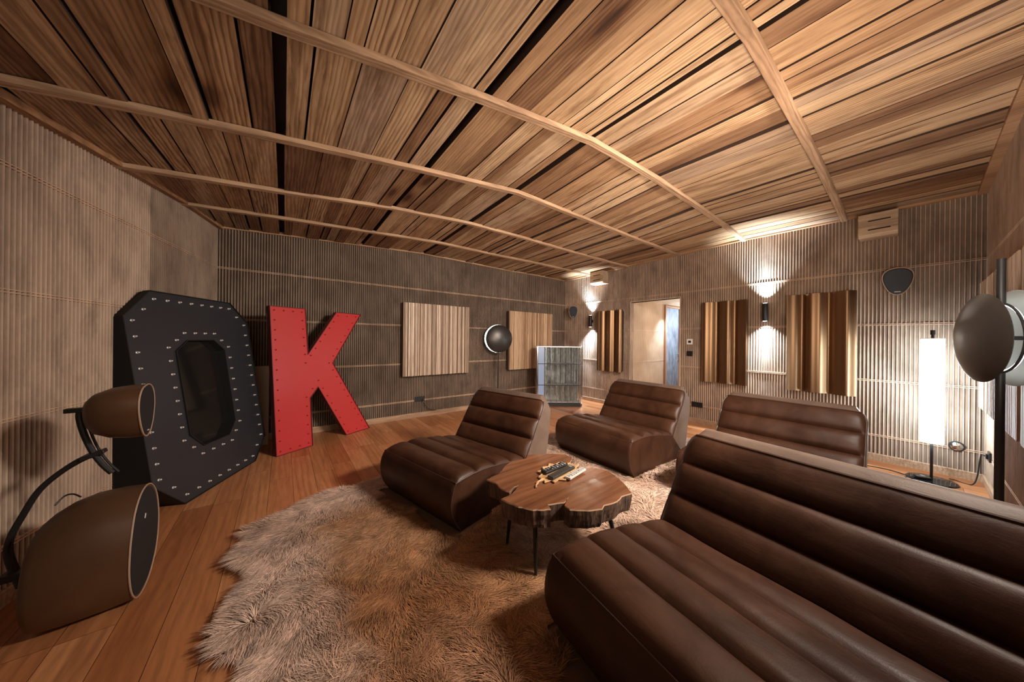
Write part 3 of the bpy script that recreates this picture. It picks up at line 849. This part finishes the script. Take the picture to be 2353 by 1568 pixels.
M_slat2 = wood('oak_slat_wood', [(.1, (.34, .19, .11)), (.4, (.50, .32, .19)), (.9, (.74, .54, .36))], 'Z', .6, attr='bid', contrast=.25)
slat_panel('square slatted wood panel on the back wall right of the red letter', (-3.63, -.035, .672), (1, 0, 0), (0, -1, 0), 1.13, 1.125, .095, 1, M_slat, 'slatted panels on the walls')
slat_panel('square oak slatted panel on the back wall next to the far corner', (-1.645, -.035, .672), (1, 0, 0), (0, -1, 0), 1.13, 1.125, .10, 2, M_slat2, 'slatted panels on the walls')
slat_panel('pale slatted panel on the wall behind the tall disc lamp at right', (-2.0, WY + .008, .70), (1, 0, 0), (0, 1, 0), 1.88, 1.09, .045, 3, M_slat, 'slatted panels on the walls')

M_bronze = mat('bronze_sheet', (.25, .15, .082), .40, 1.0); n = NT(M_bronze)
def wave_panel(label, y0, W, z0, H, seed):
    t = thing('wavy_bronze_panel', label, 'wall panel', (0, y0, z0), 0, 'wavy bronze panels on the right wall')
    rnd = random.Random(seed); n = 90; ph = rnd.random() * 6
    F = []
    for i in range(n + 1):
        s = i / n; d = .092 + .030 * sin(2 * pi * s * 2.4 + ph) + .008 * sin(2 * pi * s * 5.3 + ph * 2)
        F.append(Vector((-d, -s * W, 0)))
    m = MB(); A = F + [Vector((-.05, -W, 0)), Vector((-.05, 0, 0))]
    m.prism(A, [a + UP * H for a in A]); m.build('wavy_front', M_bronze, t, smooth=True, angle=40)
    m = MB(); m.box((-.031, -W / 2, H / 2), (.036, W * .96, H * .96)); m.build('backing_box', M_panelside, t)
    return t
wave_panel('narrow wavy bronze panel between the far sconce and the doorway', -.985, .52, .66, 1.165, 1)
wave_panel('wavy bronze panel left of the nearer wall sconce', -2.835, .56, .66, 1.165, 2)
wave_panel('wavy bronze panel right of the nearer wall sconce', -3.805, .565, .665, 1.165, 4)

# ---------------------------------------------------------------- sconces
M_glow = mat('lamp_glow', (1, 1, 1), .5, emit=(.95, .98, 1.0), estr=14)
def sconce(label, y, pw):
    t = thing('wall_sconce', label, 'wall lamp', (0, y, 1.64), 0, 'up and down wall sconces')
    m = MB(); m.lathe([(.0, -.115), (.03, -.115), (.032, -.11), (.032, .11), (.03, .115), (.0, .115)], c=(-.085, 0, 0), seg=24); m.build('tube_body', M_black, t, smooth=True)
    m = MB(); m.box((-.034, 0, 0), (.046, .03, .06)); m.build('wall_bracket', M_black, t, bevel=.003)
    for s in (-1, 1):
        m = MB(); m.lathe([(.0, .0), (.022, .0), (.022, .002), (0, .002)], c=(-.085, 0, s * .117 - .001), seg=16); m.build('lens', M_glow, t)
    spot('sconce_light', (-.085, y, 1.64 + .125), (.10, 0, 1), pw * 8.0, 84, 1.0, COOL)
    spot('sconce_light', (-.085, y, 1.64 - .125), (.10, 0, -1), pw * 8, 100, 1.0, COOL)
    return t
sconce('black up and down wall sconce near the far corner', -.79, 26)
sconce('black up and down wall sconce between two wavy bronze panels', -3.585, 30)

# ---------------------------------------------------------------- disc lamps
M_disc = mat('dark_bronze_disc', (.05, .045, .042), .35, .6); M_dish = mat('pale_grey_dish', (.36, .41, .40), .5)
M_ring = mat('led_ring', (1, 1, 1), .5, emit=(1, .98, .96), estr=40)
def disc_lamp(label, loc, n, zc, r, pole_top, ring_r, gap1, gap2, pole_h=.016, ring_mat=None):
    """n: unit horizontal vector the dark dome faces"""
    t = thing('disc_floor_lamp', label, 'floor lamp', loc, 0, 'disc floor lamps with hidden ring light')
    n = Vector((n[0], n[1], 0)).normalized(); e = Vector((-n.y, n.x, 0)); Mx = Matrix((e, UP, n)).transposed()
    c = Vector((0, 0, zc)) + n * .06
    m = MB(); m.lathe([(0, .052), (r * .3, .048), (r * .55, .038), (r * .78, .022), (r * .93, .008), (r, -.002), (r * .98, -.006), (r * .8, .006), (r * .4, .02), (0, .026)], c=c, M=Mx, seg=56)
    m.build('dome_disc', M_disc, t, smooth=True, angle=50)
    c2 = Vector((0, 0, zc)) - n * gap2
    m = MB(); R = r * 1.04
    m.lathe([(0, -.03), (R * .4, -.026), (R * .75, -.012), (R, .012), (R * 1.01, .016), (R * .99, .018), (R * .75, -.004), (R * .4, -.018), (0, -.022)], c=c2, M=Mx, seg=56)
    m.build('rear_dish', M_dish, t, smooth=True, angle=50)
    c3 = Vector((0, 0, zc)) + n * gap1
    m = MB(); m.tube([c3 + (e * cos(a) + UP * sin(a)) * ring_r for a in [2 * pi * k / 56 for k in range(56)]], .006, 8, closed=True); m.build('light_ring', ring_mat or M_ring, t, smooth=True)
    m = MB(); m.tube([c3 + (e * cos(a) + UP * sin(a)) * (ring_r + .008) + n * .006 for a in [2 * pi * k / 56 for k in range(56)]], .005, 8, closed=True); m.build('ring_rim', M_black, t, smooth=True)
    m = MB(); m.lathe([(.0, .0), (.010, .0), (.010, gap2 + .065), (0, gap2 + .065)], c=c2 - n * .01, M=Mx, seg=16); m.build('hub', M_black, t)
    m = MB(); m.lathe([(pole_h, .012), (pole_h, pole_top)], seg=16); m.build('pole', M_black, t, smooth=True)
    m = MB(); m.lathe([(0, 0), (.13, 0), (.13, .008), (.02, .014), (0, .014)], seg=40); m.build('base', M_black, t, smooth=True)
    return t
disc_lamp('slim round dark disc lamp between the two slatted panels on the back wall', (-1.93, -.17, 0), (-.28, -.96), 1.262, .25, 1.25, .215, -.005, .04, .010)
disc_lamp('tall dark disc lamp with pale dish on a thick pole at the right edge', (-2.20, -5.0, 0), (-.287, .957), 1.283, .225, 1.68, .165, .0, .05, .0145, mat('dim_led_ring', (1, 1, 1), .5, emit=(1, .98, .96), estr=5))

# ---------------------------------------------------------------- glass cabinet in the far corner
M_glass = mat('cabinet_glass', (.92, .97, .97), .02, spec=.5); M_glass.node_tree.nodes['Principled BSDF'].inputs['Transmission Weight'].default_value = 1.0
M_back = mat('mottled_glass', rough=.35); n = NT(M_back)
n.color(n.ramp(n.noise(n.coord((3, 3, 1)), 9, 6, .7, 1.0), [(.35, (.26, .26, .25)), (.5, (.48, .49, .47)), (.65, (.75, .77, .75))]))
def cabinet():
    # front faces the room; local x across, y towards the corner
    t = thing('glass_cabinet', 'tall glass and steel cabinet with thin vertical bars in the far corner', 'cabinet', (-.927, -.753, 0), radians(-37.1))
    W, D, H = .86, .25, 1.13
    m = MB(); m.box((0, D / 2, .03), (W, D, .06)); m.build('base', M_black, t, bevel=.004)
    m = MB(); m.box((0, D / 2, H - .008), (W, D, .016)); m.build('top_plate', M_alu, t, bevel=.002)
    for x in (-1, 1):
        for y in (0, 1):
            m = MB(); m.box((x * (W / 2 - .014), .014 + y * (D - .028), H / 2), (.028, .028, H)); m.build('post', M_chrome, t, bevel=.003)
    for z in (.40, .80, .075):
        m = MB(); m.box((0, D / 2, z), (W - .06, D - .04, .010)); m.build('shelf', M_alu, t)
    for y in (.010, D - .04):
        for k in range(7):
            m = MB(); x = -W / 2 + .17 + k * (W - .23) / 6
            m.tube([(x, y, .06), (x, y, H - .02)], .008 if y > .1 else .0065, 8); m.build('bar', M_chrome, t, smooth=True)
    for z in (.40, .80):
        m = MB(); m.box((0, .004, z), (W - .05, .008, .012)); m.build('rail', M_black, t)
    m = MB(); m.box((.06, .030, H / 2 + .02), (W - .20, .004, H - .1)); m.build('front_pane', M_glass, t)
    m = MB(); m.box((-W / 2 + .006, D / 2, H / 2 + .02), (.004, D - .07, H - .1)); m.build('side_pane', M_glass, t)
    m = MB(); m.box((W / 2 - .006, D / 2, H / 2 + .02), (.004, D - .07, H - .1)); m.build('side_pane', M_glass, t)
    m = MB(); m.box((0, D - .008, H / 2 + .02), (W - .07, .004, H - .1)); m.build('rear_pane', M_back, t)
    m = MB(); m.box((-W / 2 + .085, .006, H / 2 + .02), (.11, .010, H - .08)); m.build('side_stile', mat('bluish_frosted_glass', (.30, .42, .66), .25), t, bevel=.002)
    return t
cabinet()

# ---------------------------------------------------------------- small wall speakers
def wall_speaker(label, loc, facing, w, h):
    t = thing('wall_speaker', label, 'speaker', loc, 0, 'small wall speakers')
    f = Vector(facing).normalized(); e = UP.cross(f).normalized(); u = f.cross(e)
    P = [(-.5, .12), (-.47, .32), (-.30, .46), (0, .5), (.30, .46), (.47, .32), (.5, .12), (.42, -.12), (.28, -.36), (.14, -.47), (0, -.5), (-.14, -.47), (-.28, -.36), (-.42, -.12)]
    F = resample([e * (a * w) + u * (b * h) for a, b in P], 40)
    m = MB(); m.loft([[p for p in F], [p * 1.03 - f * .03 for p in F], [p * .95 - f * .075 for p in F], [p * .7 - f * .11 for p in F], [p * .35 - f * .125 for p in F]]); m.build('cabinet', M_speak, t, smooth=True, angle=70)
    m = MB(); m.loft([[p * .94 + f * .001 for p in F], [p * .88 + f * .004 for p in F]], cap0=False); m.build('front_grille', mat('blue_black_grille', (.012, .016, .022), .6), t)
    m = MB(); m.tube([p * .99 + f * .001 for p in F], .0035, 6, closed=True); m.build('grille_rim', M_rim, t, smooth=True)
    m = MB(); m.box(u * (-h * .38) + f * .005, (.003, .003, .003), None)
    Mx = Matrix((e, u, f)).transposed(); m = MB(); m.box(u * (-h * .37) + f * .004, (w * .2, .006, .002), Mx); m.build('brand_mark', M_mark, t)
    m = MB(); back = -f * .12; wall = Vector((-loc[0] - .004, back.y, back.z)); m.tube([back, (back + wall) / 2, wall], .012, 10); m.build('wall_bracket', M_black, t)
    return t
wall_speaker('small dark shield-shaped speaker on the right wall near the corner lamp', (-.15, -4.645, 1.875), (-.92, -.10, -.08), .205, .28)
wall_speaker('small dark shield-shaped speaker high in the far corner left of the sconce', (-.15, -.385, 1.845), (-.80, -.60, -.08), .19, .27)

# ---------------------------------------------------------------- wooden boxes under the ceiling
M_box = wood('pale_box_wood', [(.2, (.46, .33, .22)), (.8, (.60, .46, .32))], 'Y', .6, contrast=.35)
def vent_box(label, yc, w, z0, z1, d, tiltx=0):
    t = thing('wooden_vent_box', label, 'vent box', (0, yc, z0), 0, 'wooden boxes under the ceiling on the right wall')
    H = z1 - z0; x0 = -.012
    prof = [(x0, 0), (-d * .86, 0), (-d, H * .12), (-d, H), (x0, H)]
    m = MB(); m.prism([Vector((x, w / 2, z)) for x, z in prof], [Vector((x, -w / 2, z)) for x, z in prof]); b = m.build('housing', M_box, t, bevel=.003)
    for z in (H * .30, H * .68):
        m = MB(); m.box((-d - .0005, -.01, z), (.004, w * .56, .012)); m.build('slot', M_dark, t)
    return t
vent_box('pale wooden box with two slots under the ceiling near the right corner', -4.515, .265, 2.36, 2.60, .20)
vent_box('wooden box with slots under the ceiling above the far sconce', -1.01, .30, 2.36, 2.60, .20)

# ---------------------------------------------------------------- switches, sockets
def plate(name, label, cat, c, size, m, inner=None, group=None):
    t = thing(name, label, cat, c, 0, group)
    q = MB(); q.box((0, 0, 0), size); q.build('cover_plate', m, t, bevel=.002)
    if inner:
        for (off, sz, mm, nm) in inner:
            q = MB(); q.box(off, sz); q.build(nm, mm, t)
    return t
M_bkpl = mat('black_plastic', (.015, .015, .016), .35)
plate('thermostat', 'white thermostat with dark display right of the doorway', 'thermostat', (-.016, -2.65, 1.245), (.012, .085, .085), M_white, [((-.0065, 0, 0), (.002, .04, .035), M_bkpl, 'display')])
plate('light_switch', 'black light switch below the white thermostat', 'light switch', (-.016, -2.65, 1.06), (.012, .08, .08), M_bkpl, [((-.0065, 0, 0), (.003, .05, .05), M_black, 'rocker')])
plate('wall_socket', 'black double socket low on the right wall between two chairs', 'socket', (-.016, -2.765, .285), (.012, .155, .075), M_bkpl, [((-.0065, -.037, 0), (.002, .045, .045), M_black, 'outlet'), ((-.0065, .037, 0), (.002, .045, .045), M_black, 'outlet')], 'black wall sockets')
plate('wall_socket', 'black double socket low on the back wall left of the nearest chair', 'socket', (-3.335, -.016, .288), (.165, .012, .08), M_bkpl, [((-.04, -.0065, 0), (.045, .002, .045), M_black, 'outlet'), ((.04, -.0065, 0), (.045, .002, .045), M_black, 'outlet')], 'black wall sockets')
m = MB(); m.tube(smooth_pts([(-3.295, -.03, .285), (-3.27, -.05, .21), (-3.20, -.05, .13), (-3.12, -.04, .09), (-3.06, -.03, .08)]), .004, 6)
tag(m.build('power_cord', M_black), 'thin dark cord hanging from the back wall socket', 'cord')
plate('wall_socket', 'black socket on the end wall at right with the lamp cable plugged in', 'socket', (-.30, WY + .012, .30), (.10, .012, .08), M_bkpl, [((0, .008, 0), (.04, .02, .04), M_black, 'plug')], 'black wall sockets')
t = thing('round_wall_fitting', 'small round chrome fitting low on the wall behind the glowing lamp', 'wall fitting', (-.012, -4.995, .29))
m = MB(); m.lathe([(0, .022), (.02, .02), (.036, .010), (.04, 0), (0, 0)], M=Matrix(((0, 0, -1), (0, 1, 0), (1, 0, 0))), seg=28); m.build('chrome_disc', M_chrome, t, smooth=True)
m = MB(); m.lathe([(0, .004), (.047, .003), (.047, 0), (0, 0)], M=Matrix(((0, 0, -1), (0, 1, 0), (1, 0, 0))), seg=28); m.build('rim', M_black, t, smooth=True)

# ---------------------------------------------------------------- glowing column lamp
LX, LY = -.33, -4.85
M_shade = mat('glowing_shade', (1, 1, 1), .6, emit=(.78, .92, 1.0), estr=30.0)
t = thing('column_lamp', 'floor lamp with tall glowing white cylinder shade in the right corner', 'floor lamp', (LX, LY, 0))
m = MB(); m.loft([[(.066 * cos(a), .066 * sin(a), z) for a in [2 * pi * k / 40 for k in range(40)]] for z in (.35, 1.295)]) ; m.build('shade', M_shade, t, smooth=True)
m = MB(); m.lathe([(.009, .02), (.009, 1.345)], seg=12); m.build('pole', M_black, t, smooth=True)
m = MB(); m.lathe([(.014, 1.335), (.014, 1.375), (.0, 1.378)], seg=16); m.build('finial', M_black, t, smooth=True)
m = MB(); m.lathe([(0, 0), (.145, 0), (.148, .006), (.14, .013), (.03, .02), (0, .02)], seg=40); m.build('base', M_blackgloss, t, smooth=True)
m = MB(); m.lathe([(.068, 1.295), (.068, 1.303), (.0, 1.303)], seg=40); m.build('shade_cap', mat('cream_cap', (.8, .72, .6), .5), t, smooth=True)
m = MB()
m.tube(smooth_pts([(-.345, -4.70, .006), (-.30, -4.60, .006), (-.33, -4.46, .006), (-.44, -4.42, .006), (-.50, -4.52, .006), (-.49, -4.66, .006), (-.44, -4.73, .02), (-.40, -4.78, .026)]), .004, 6)
tag(m.build('lamp_cable', M_black), 'thin black cable looping on the floor left of the column lamp base', 'cable')
m = MB(); m.tube(smooth_pts([(-.22, -4.95, .022), (-.15, -4.98, .006), (-.20, -5.06, .006), (-.17, -5.09, .08), (-.17, -5.10, .2), (-.22, -5.105, .29), (-.285, -5.115, .30)]), .0045, 6)
tag(m.build('lamp_cable', M_black), 'black cable rising from the floor to the socket at right of column lamp', 'cable')
t = thing('foot_dimmer', 'small black foot switch resting on the column lamp base', 'foot switch', (-.385, -4.80, .017))
m = MB(); m.box((0, 0, .012), (.055, .09, .022), Matrix.Rotation(radians(20), 3, 'Z')); m.build('housing', M_bkpl, t, bevel=.006, segs=3)
m = MB(); m.lathe([(0, .03), (.015, .028), (.017, .023), (0, .023)], seg=16); m.build('button', M_grey, t, smooth=True)

# corridor lights
spot('corridor_downlight', (1.15, -2.0, 2.04), (.05, .16, -1), 130, 80, .7, COOL, .03)
point('corridor_glow', (1.95, -2.1, 1.7), 34, COOL, .08)
point('corridor_glow_warm', (.7, -2.2, 1.5), 9, WARM, .1)

# ---------------------------------------------------------------- sheepskin rug
RUG = [(-4.42, -1.97), (-4.60, -1.98), (-4.753, -1.95), (-4.983, -2.05), (-5.10, -2.12), (-5.172, -2.15), (-5.255, -2.19), (-5.20, -2.30), (-5.275, -2.50), (-5.206, -2.60), (-5.148, -2.69), (-5.209, -2.78), (-5.238, -2.88), (-5.27, -3.02), (-5.24, -3.13), (-5.123, -3.20), (-5.16, -3.32), (-5.21, -3.45), (-5.22, -3.8), (-5.1, -4.2), (-4.7, -4.45), (-3.8, -4.62), (-2.9, -4.6), (-2.0, -4.35), (-1.45, -3.95), (-1.08, -3.45), (-1.02, -3.12), (-1.3, -2.6), (-1.8, -2.15), (-2.3, -1.95), (-2.8, -1.85), (-3.3, -1.83), (-3.8, -1.88), (-4.15, -1.90)]
def build_rug():
    t = thing('sheepskin_rug', 'shaggy tan and pinkish sheepskin rug under the chairs and log table', 'rug', (-3.6, -3.1, 0))
    o0 = Vector((-3.6, -3.1, 0))
    base = MB()
    n = len(RUG); A = [Vector((x, y, .001)) - o0 for x, y in RUG]; c = sum(A, Vector()) / n
    ring2 = [c + (p - c) * .965 + UP * .014 for p in A]
    base.loft([A, ring2], cap0=True, cap1=True)
    base.build('hide', mat('hide', (.20, .12, .07), .95), t)
    P = np.array(RUG); rs = np.random.RandomState(4)
    def inside(x, y):
        r = np.zeros(len(x), bool); j = n - 1
        for i in range(n):
            xi, yi = P[i]; xj, yj = P[j]
            cnd = ((yi > y) != (yj > y)) & (x < (xj - xi) * (y - yi) / (yj - yi + 1e-12) + xi)
            r ^= cnd; j = i
        return r
    def chairmask(x, y):
        m = np.zeros(len(x), bool)
        for (fx, fy), (dx, dy), W in (((-4.185, -3.010), (-.235, .972), .88), ((-2.57, -3.235), (.02, 1), .93), ((-2.46, -4.53), (0, 1), .95), ((-4.285, -4.93), (.13, .99), 1.12)):
            L = math.hypot(dx, dy); dx /= L; dy /= L
            a = (x - fx) * dx + (y - fy) * dy; b = (x - fx) * dy - (y - fy) * dx
            m |= (a > -.02) & (a < W + .02) & (b > -.035) & (b < 1.0)
        return m
    def field(x, y, s, seed):
        # smooth value noise on a grid
        g = np.random.RandomState(seed).rand(64, 64); u = (x * s) % 64; v = (y * s) % 64
        i = u.astype(int); j = v.astype(int); fu = u - i; fv = v - j; fu = fu * fu * (3 - 2 * fu); fv = fv * fv * (3 - 2 * fv)
        i1 = (i + 1) % 64; j1 = (j + 1) % 64
        return (g[i, j] * (1 - fu) + g[i1, j] * fu) * (1 - fv) + (g[i, j1] * (1 - fu) + g[i1, j1] * fu) * fv
    xs = []; ys = []
    for (lo, hi, dens) in (((-5.32, -3.95), (-3.5, -1.8), 52000), ((-3.5, -4.7), (-.95, -1.8), 15000)):
        ar = abs(hi[0] - lo[0]) * abs(hi[1] - lo[1]); k = int(ar * dens)
        x = rs.uniform(lo[0], hi[0], k); y = rs.uniform(min(lo[1], hi[1]), max(lo[1], hi[1]), k)
        ok = inside(x, y) & ~chairmask(x, y); xs.append(x[ok]); ys.append(y[ok])
    x = np.concatenate(xs); y = np.concatenate(ys); N = len(x)
    far = x > -3.5
    # flow: outward from rug centre near rim, swirling locks
    ang = field(x, y, 1.3, 1) * 5.0 + field(x, y, 5.5, 2) * 3.2 + field(x, y, 16, 3) * 1.8 + rs.normal(0, .28, N)
    fx = np.cos(ang) - .40; fy = np.sin(ang) - .45       # lie of the wool
    dmin = np.full(N, 9.0); ox = np.zeros(N); oy = np.zeros(N)
    for i in range(n):
        ax, ay = P[i]; bx, by = P[(i + 1) % n]; ex, ey = bx - ax, by - ay
        tq = np.clip(((x - ax) * ex + (y - ay) * ey) / (ex * ex + ey * ey), 0, 1)
        qx, qy = ax + tq * ex - x, ay + tq * ey - y; dd = np.hypot(qx, qy)
        k = dd < dmin; dmin[k] = dd[k]; ox[k] = qx[k]; oy[k] = qy[k]
    wgt = np.clip(1 - dmin / .14, 0, 1) * 2.2
    fx += ox / (dmin + 1e-6) * wgt; fy += oy / (dmin + 1e-6) * wgt
    L = np.hypot(fx, fy) + 1e-6; fx /= L; fy /= L
    ln = (.055 + .03 * field(x, y, 7, 5)) * rs.uniform(.75, 1.15, N)
    lift = .30 + .35 * field(x, y, 9, 6) + rs.normal(0, .06, N)
    wd = np.where(far, .0032, .0017) * rs.uniform(.7, 1.3, N)
    cell = .042; ci = np.floor(x / cell).astype(int); cj = np.floor(y / cell).astype(int)
    hx = np.modf(np.abs(np.sin(ci * 12.9898 + cj * 78.233) * 43758.5453))[0]; hy = np.modf(np.abs(np.sin(ci * 39.346 + cj * 11.135) * 24634.6345))[0]
    tx = (ci + .2 + .6 * hx) * cell - x; ty = (cj + .2 + .6 * hy) * cell - y          # locks gather towards their own tip
    px = -fy; py = fx
    segs = 4
    V = np.zeros((N, segs * 2 + 1, 3), np.float32)
    z0 = .010 + .016 * field(x, y, 6, 8)
    curl = rs.normal(0, .35, N)
    cx_ = x.copy(); cy_ = y.copy(); cz_ = z0.copy()
    for s in range(segs + 1):
        tt = s / segs
        w = wd * (1 - tt * .75)
        if s < segs:
            V[:, 2 * s] = np.stack([cx_ + px * w, cy_ + py * w, cz_], 1); V[:, 2 * s + 1] = np.stack([cx_ - px * w, cy_ - py * w, cz_], 1)
        else: V[:, 2 * s] = np.stack([cx_, cy_, cz_], 1)
        a2 = curl * tt; ddx = fx * np.cos(a2) - fy * np.sin(a2); ddy = fx * np.sin(a2) + fy * np.cos(a2)
        st = ln / segs; up = lift * (1 - tt * 1.6)
        cx_ = cx_ + ddx * st + tx * .15 * tt; cy_ = cy_ + ddy * st + ty * .15 * tt; cz_ = np.maximum(cz_ + up * st, .004)
    V = V.reshape(-1, 3); V[:, 0] -= o0.x; V[:, 1] -= o0.y
    per = segs * 2 + 1; b = (np.arange(N) * per)[:, None]
    quads = []
    for s in range(segs - 1): quads.append(np.array([2 * s, 2 * s + 1, 2 * s + 3, 2 * s + 2])[None, :] + b)
    q = np.stack(quads, 1).reshape(-1, 4); tri = np.array([2 * segs - 2, 2 * segs - 1, 2 * segs])[None, :] + b
    loops = np.concatenate([q.ravel(), tri.ravel()]).astype(np.int32)
    me = bpy.data.meshes.new('fleece'); me.vertices.add(len(V)); me.vertices.foreach_set('co', V.ravel())
    me.loops.add(len(loops)); me.loops.foreach_set('vertex_index', loops)
    nf = len(q) + len(tri); me.polygons.add(nf)
    ls = np.concatenate([np.arange(len(q)) * 4, len(q) * 4 + np.arange(len(tri)) * 3]).astype(np.int32)
    me.polygons.foreach_set('loop_start', ls); me.update(calc_edges=True)
    clump = np.clip(field(x, y, 14, 11) * .45 + hx * .55, 0, 1)
    shade = np.repeat((rs.uniform(0, .55, N) + clump * .45)[:, None], per, 1).ravel().astype(np.float32)
    at = me.attributes.new('strand', 'FLOAT', 'POINT'); at.data.foreach_set('value', shade)
    pale = np.clip((.45 - dmin) / .30, 0, 1) * 1.05 + np.clip((x + 4.0) / .7, 0, 1) * .7 + (field(x, y, 3.1, 21) - .5) * .7
    pale = np.repeat(np.clip(pale, 0, 1)[:, None], per, 1).ravel().astype(np.float32)
    at2 = me.attributes.new('pale', 'FLOAT', 'POINT'); at2.data.foreach_set('value', pale)
    m = mat('fleece_wool', rough=.9, spec=.15); nn = NT(m)
    vv = nn.coord(); big = nn.noise(vv, 1.5, 3, .55, .3)
    c = nn.ramp(big, [(.32, (.34, .15, .065)), (.5, (.50, .26, .13)), (.7, (.62, .38, .23))])
    c = nn.mix(c, (.88, .67, .55), nn.attr('pale').outputs['Fac'])
    sa = nn.attr('strand'); c = nn.mix(c, nn.ramp(sa.outputs['Fac'], [(.1, g3(.30)), (.9, g3(1.35))]), 1.0, 'MULTIPLY')
    nn.color(c)
    me.materials.append(m); me.polygons.foreach_set('use_smooth', [True] * nf)
    o = bpy.data.objects.new('fleece', me); COL.objects.link(o); o.parent = t; o['kind'] = 'stuff'
    return t
build_rug()
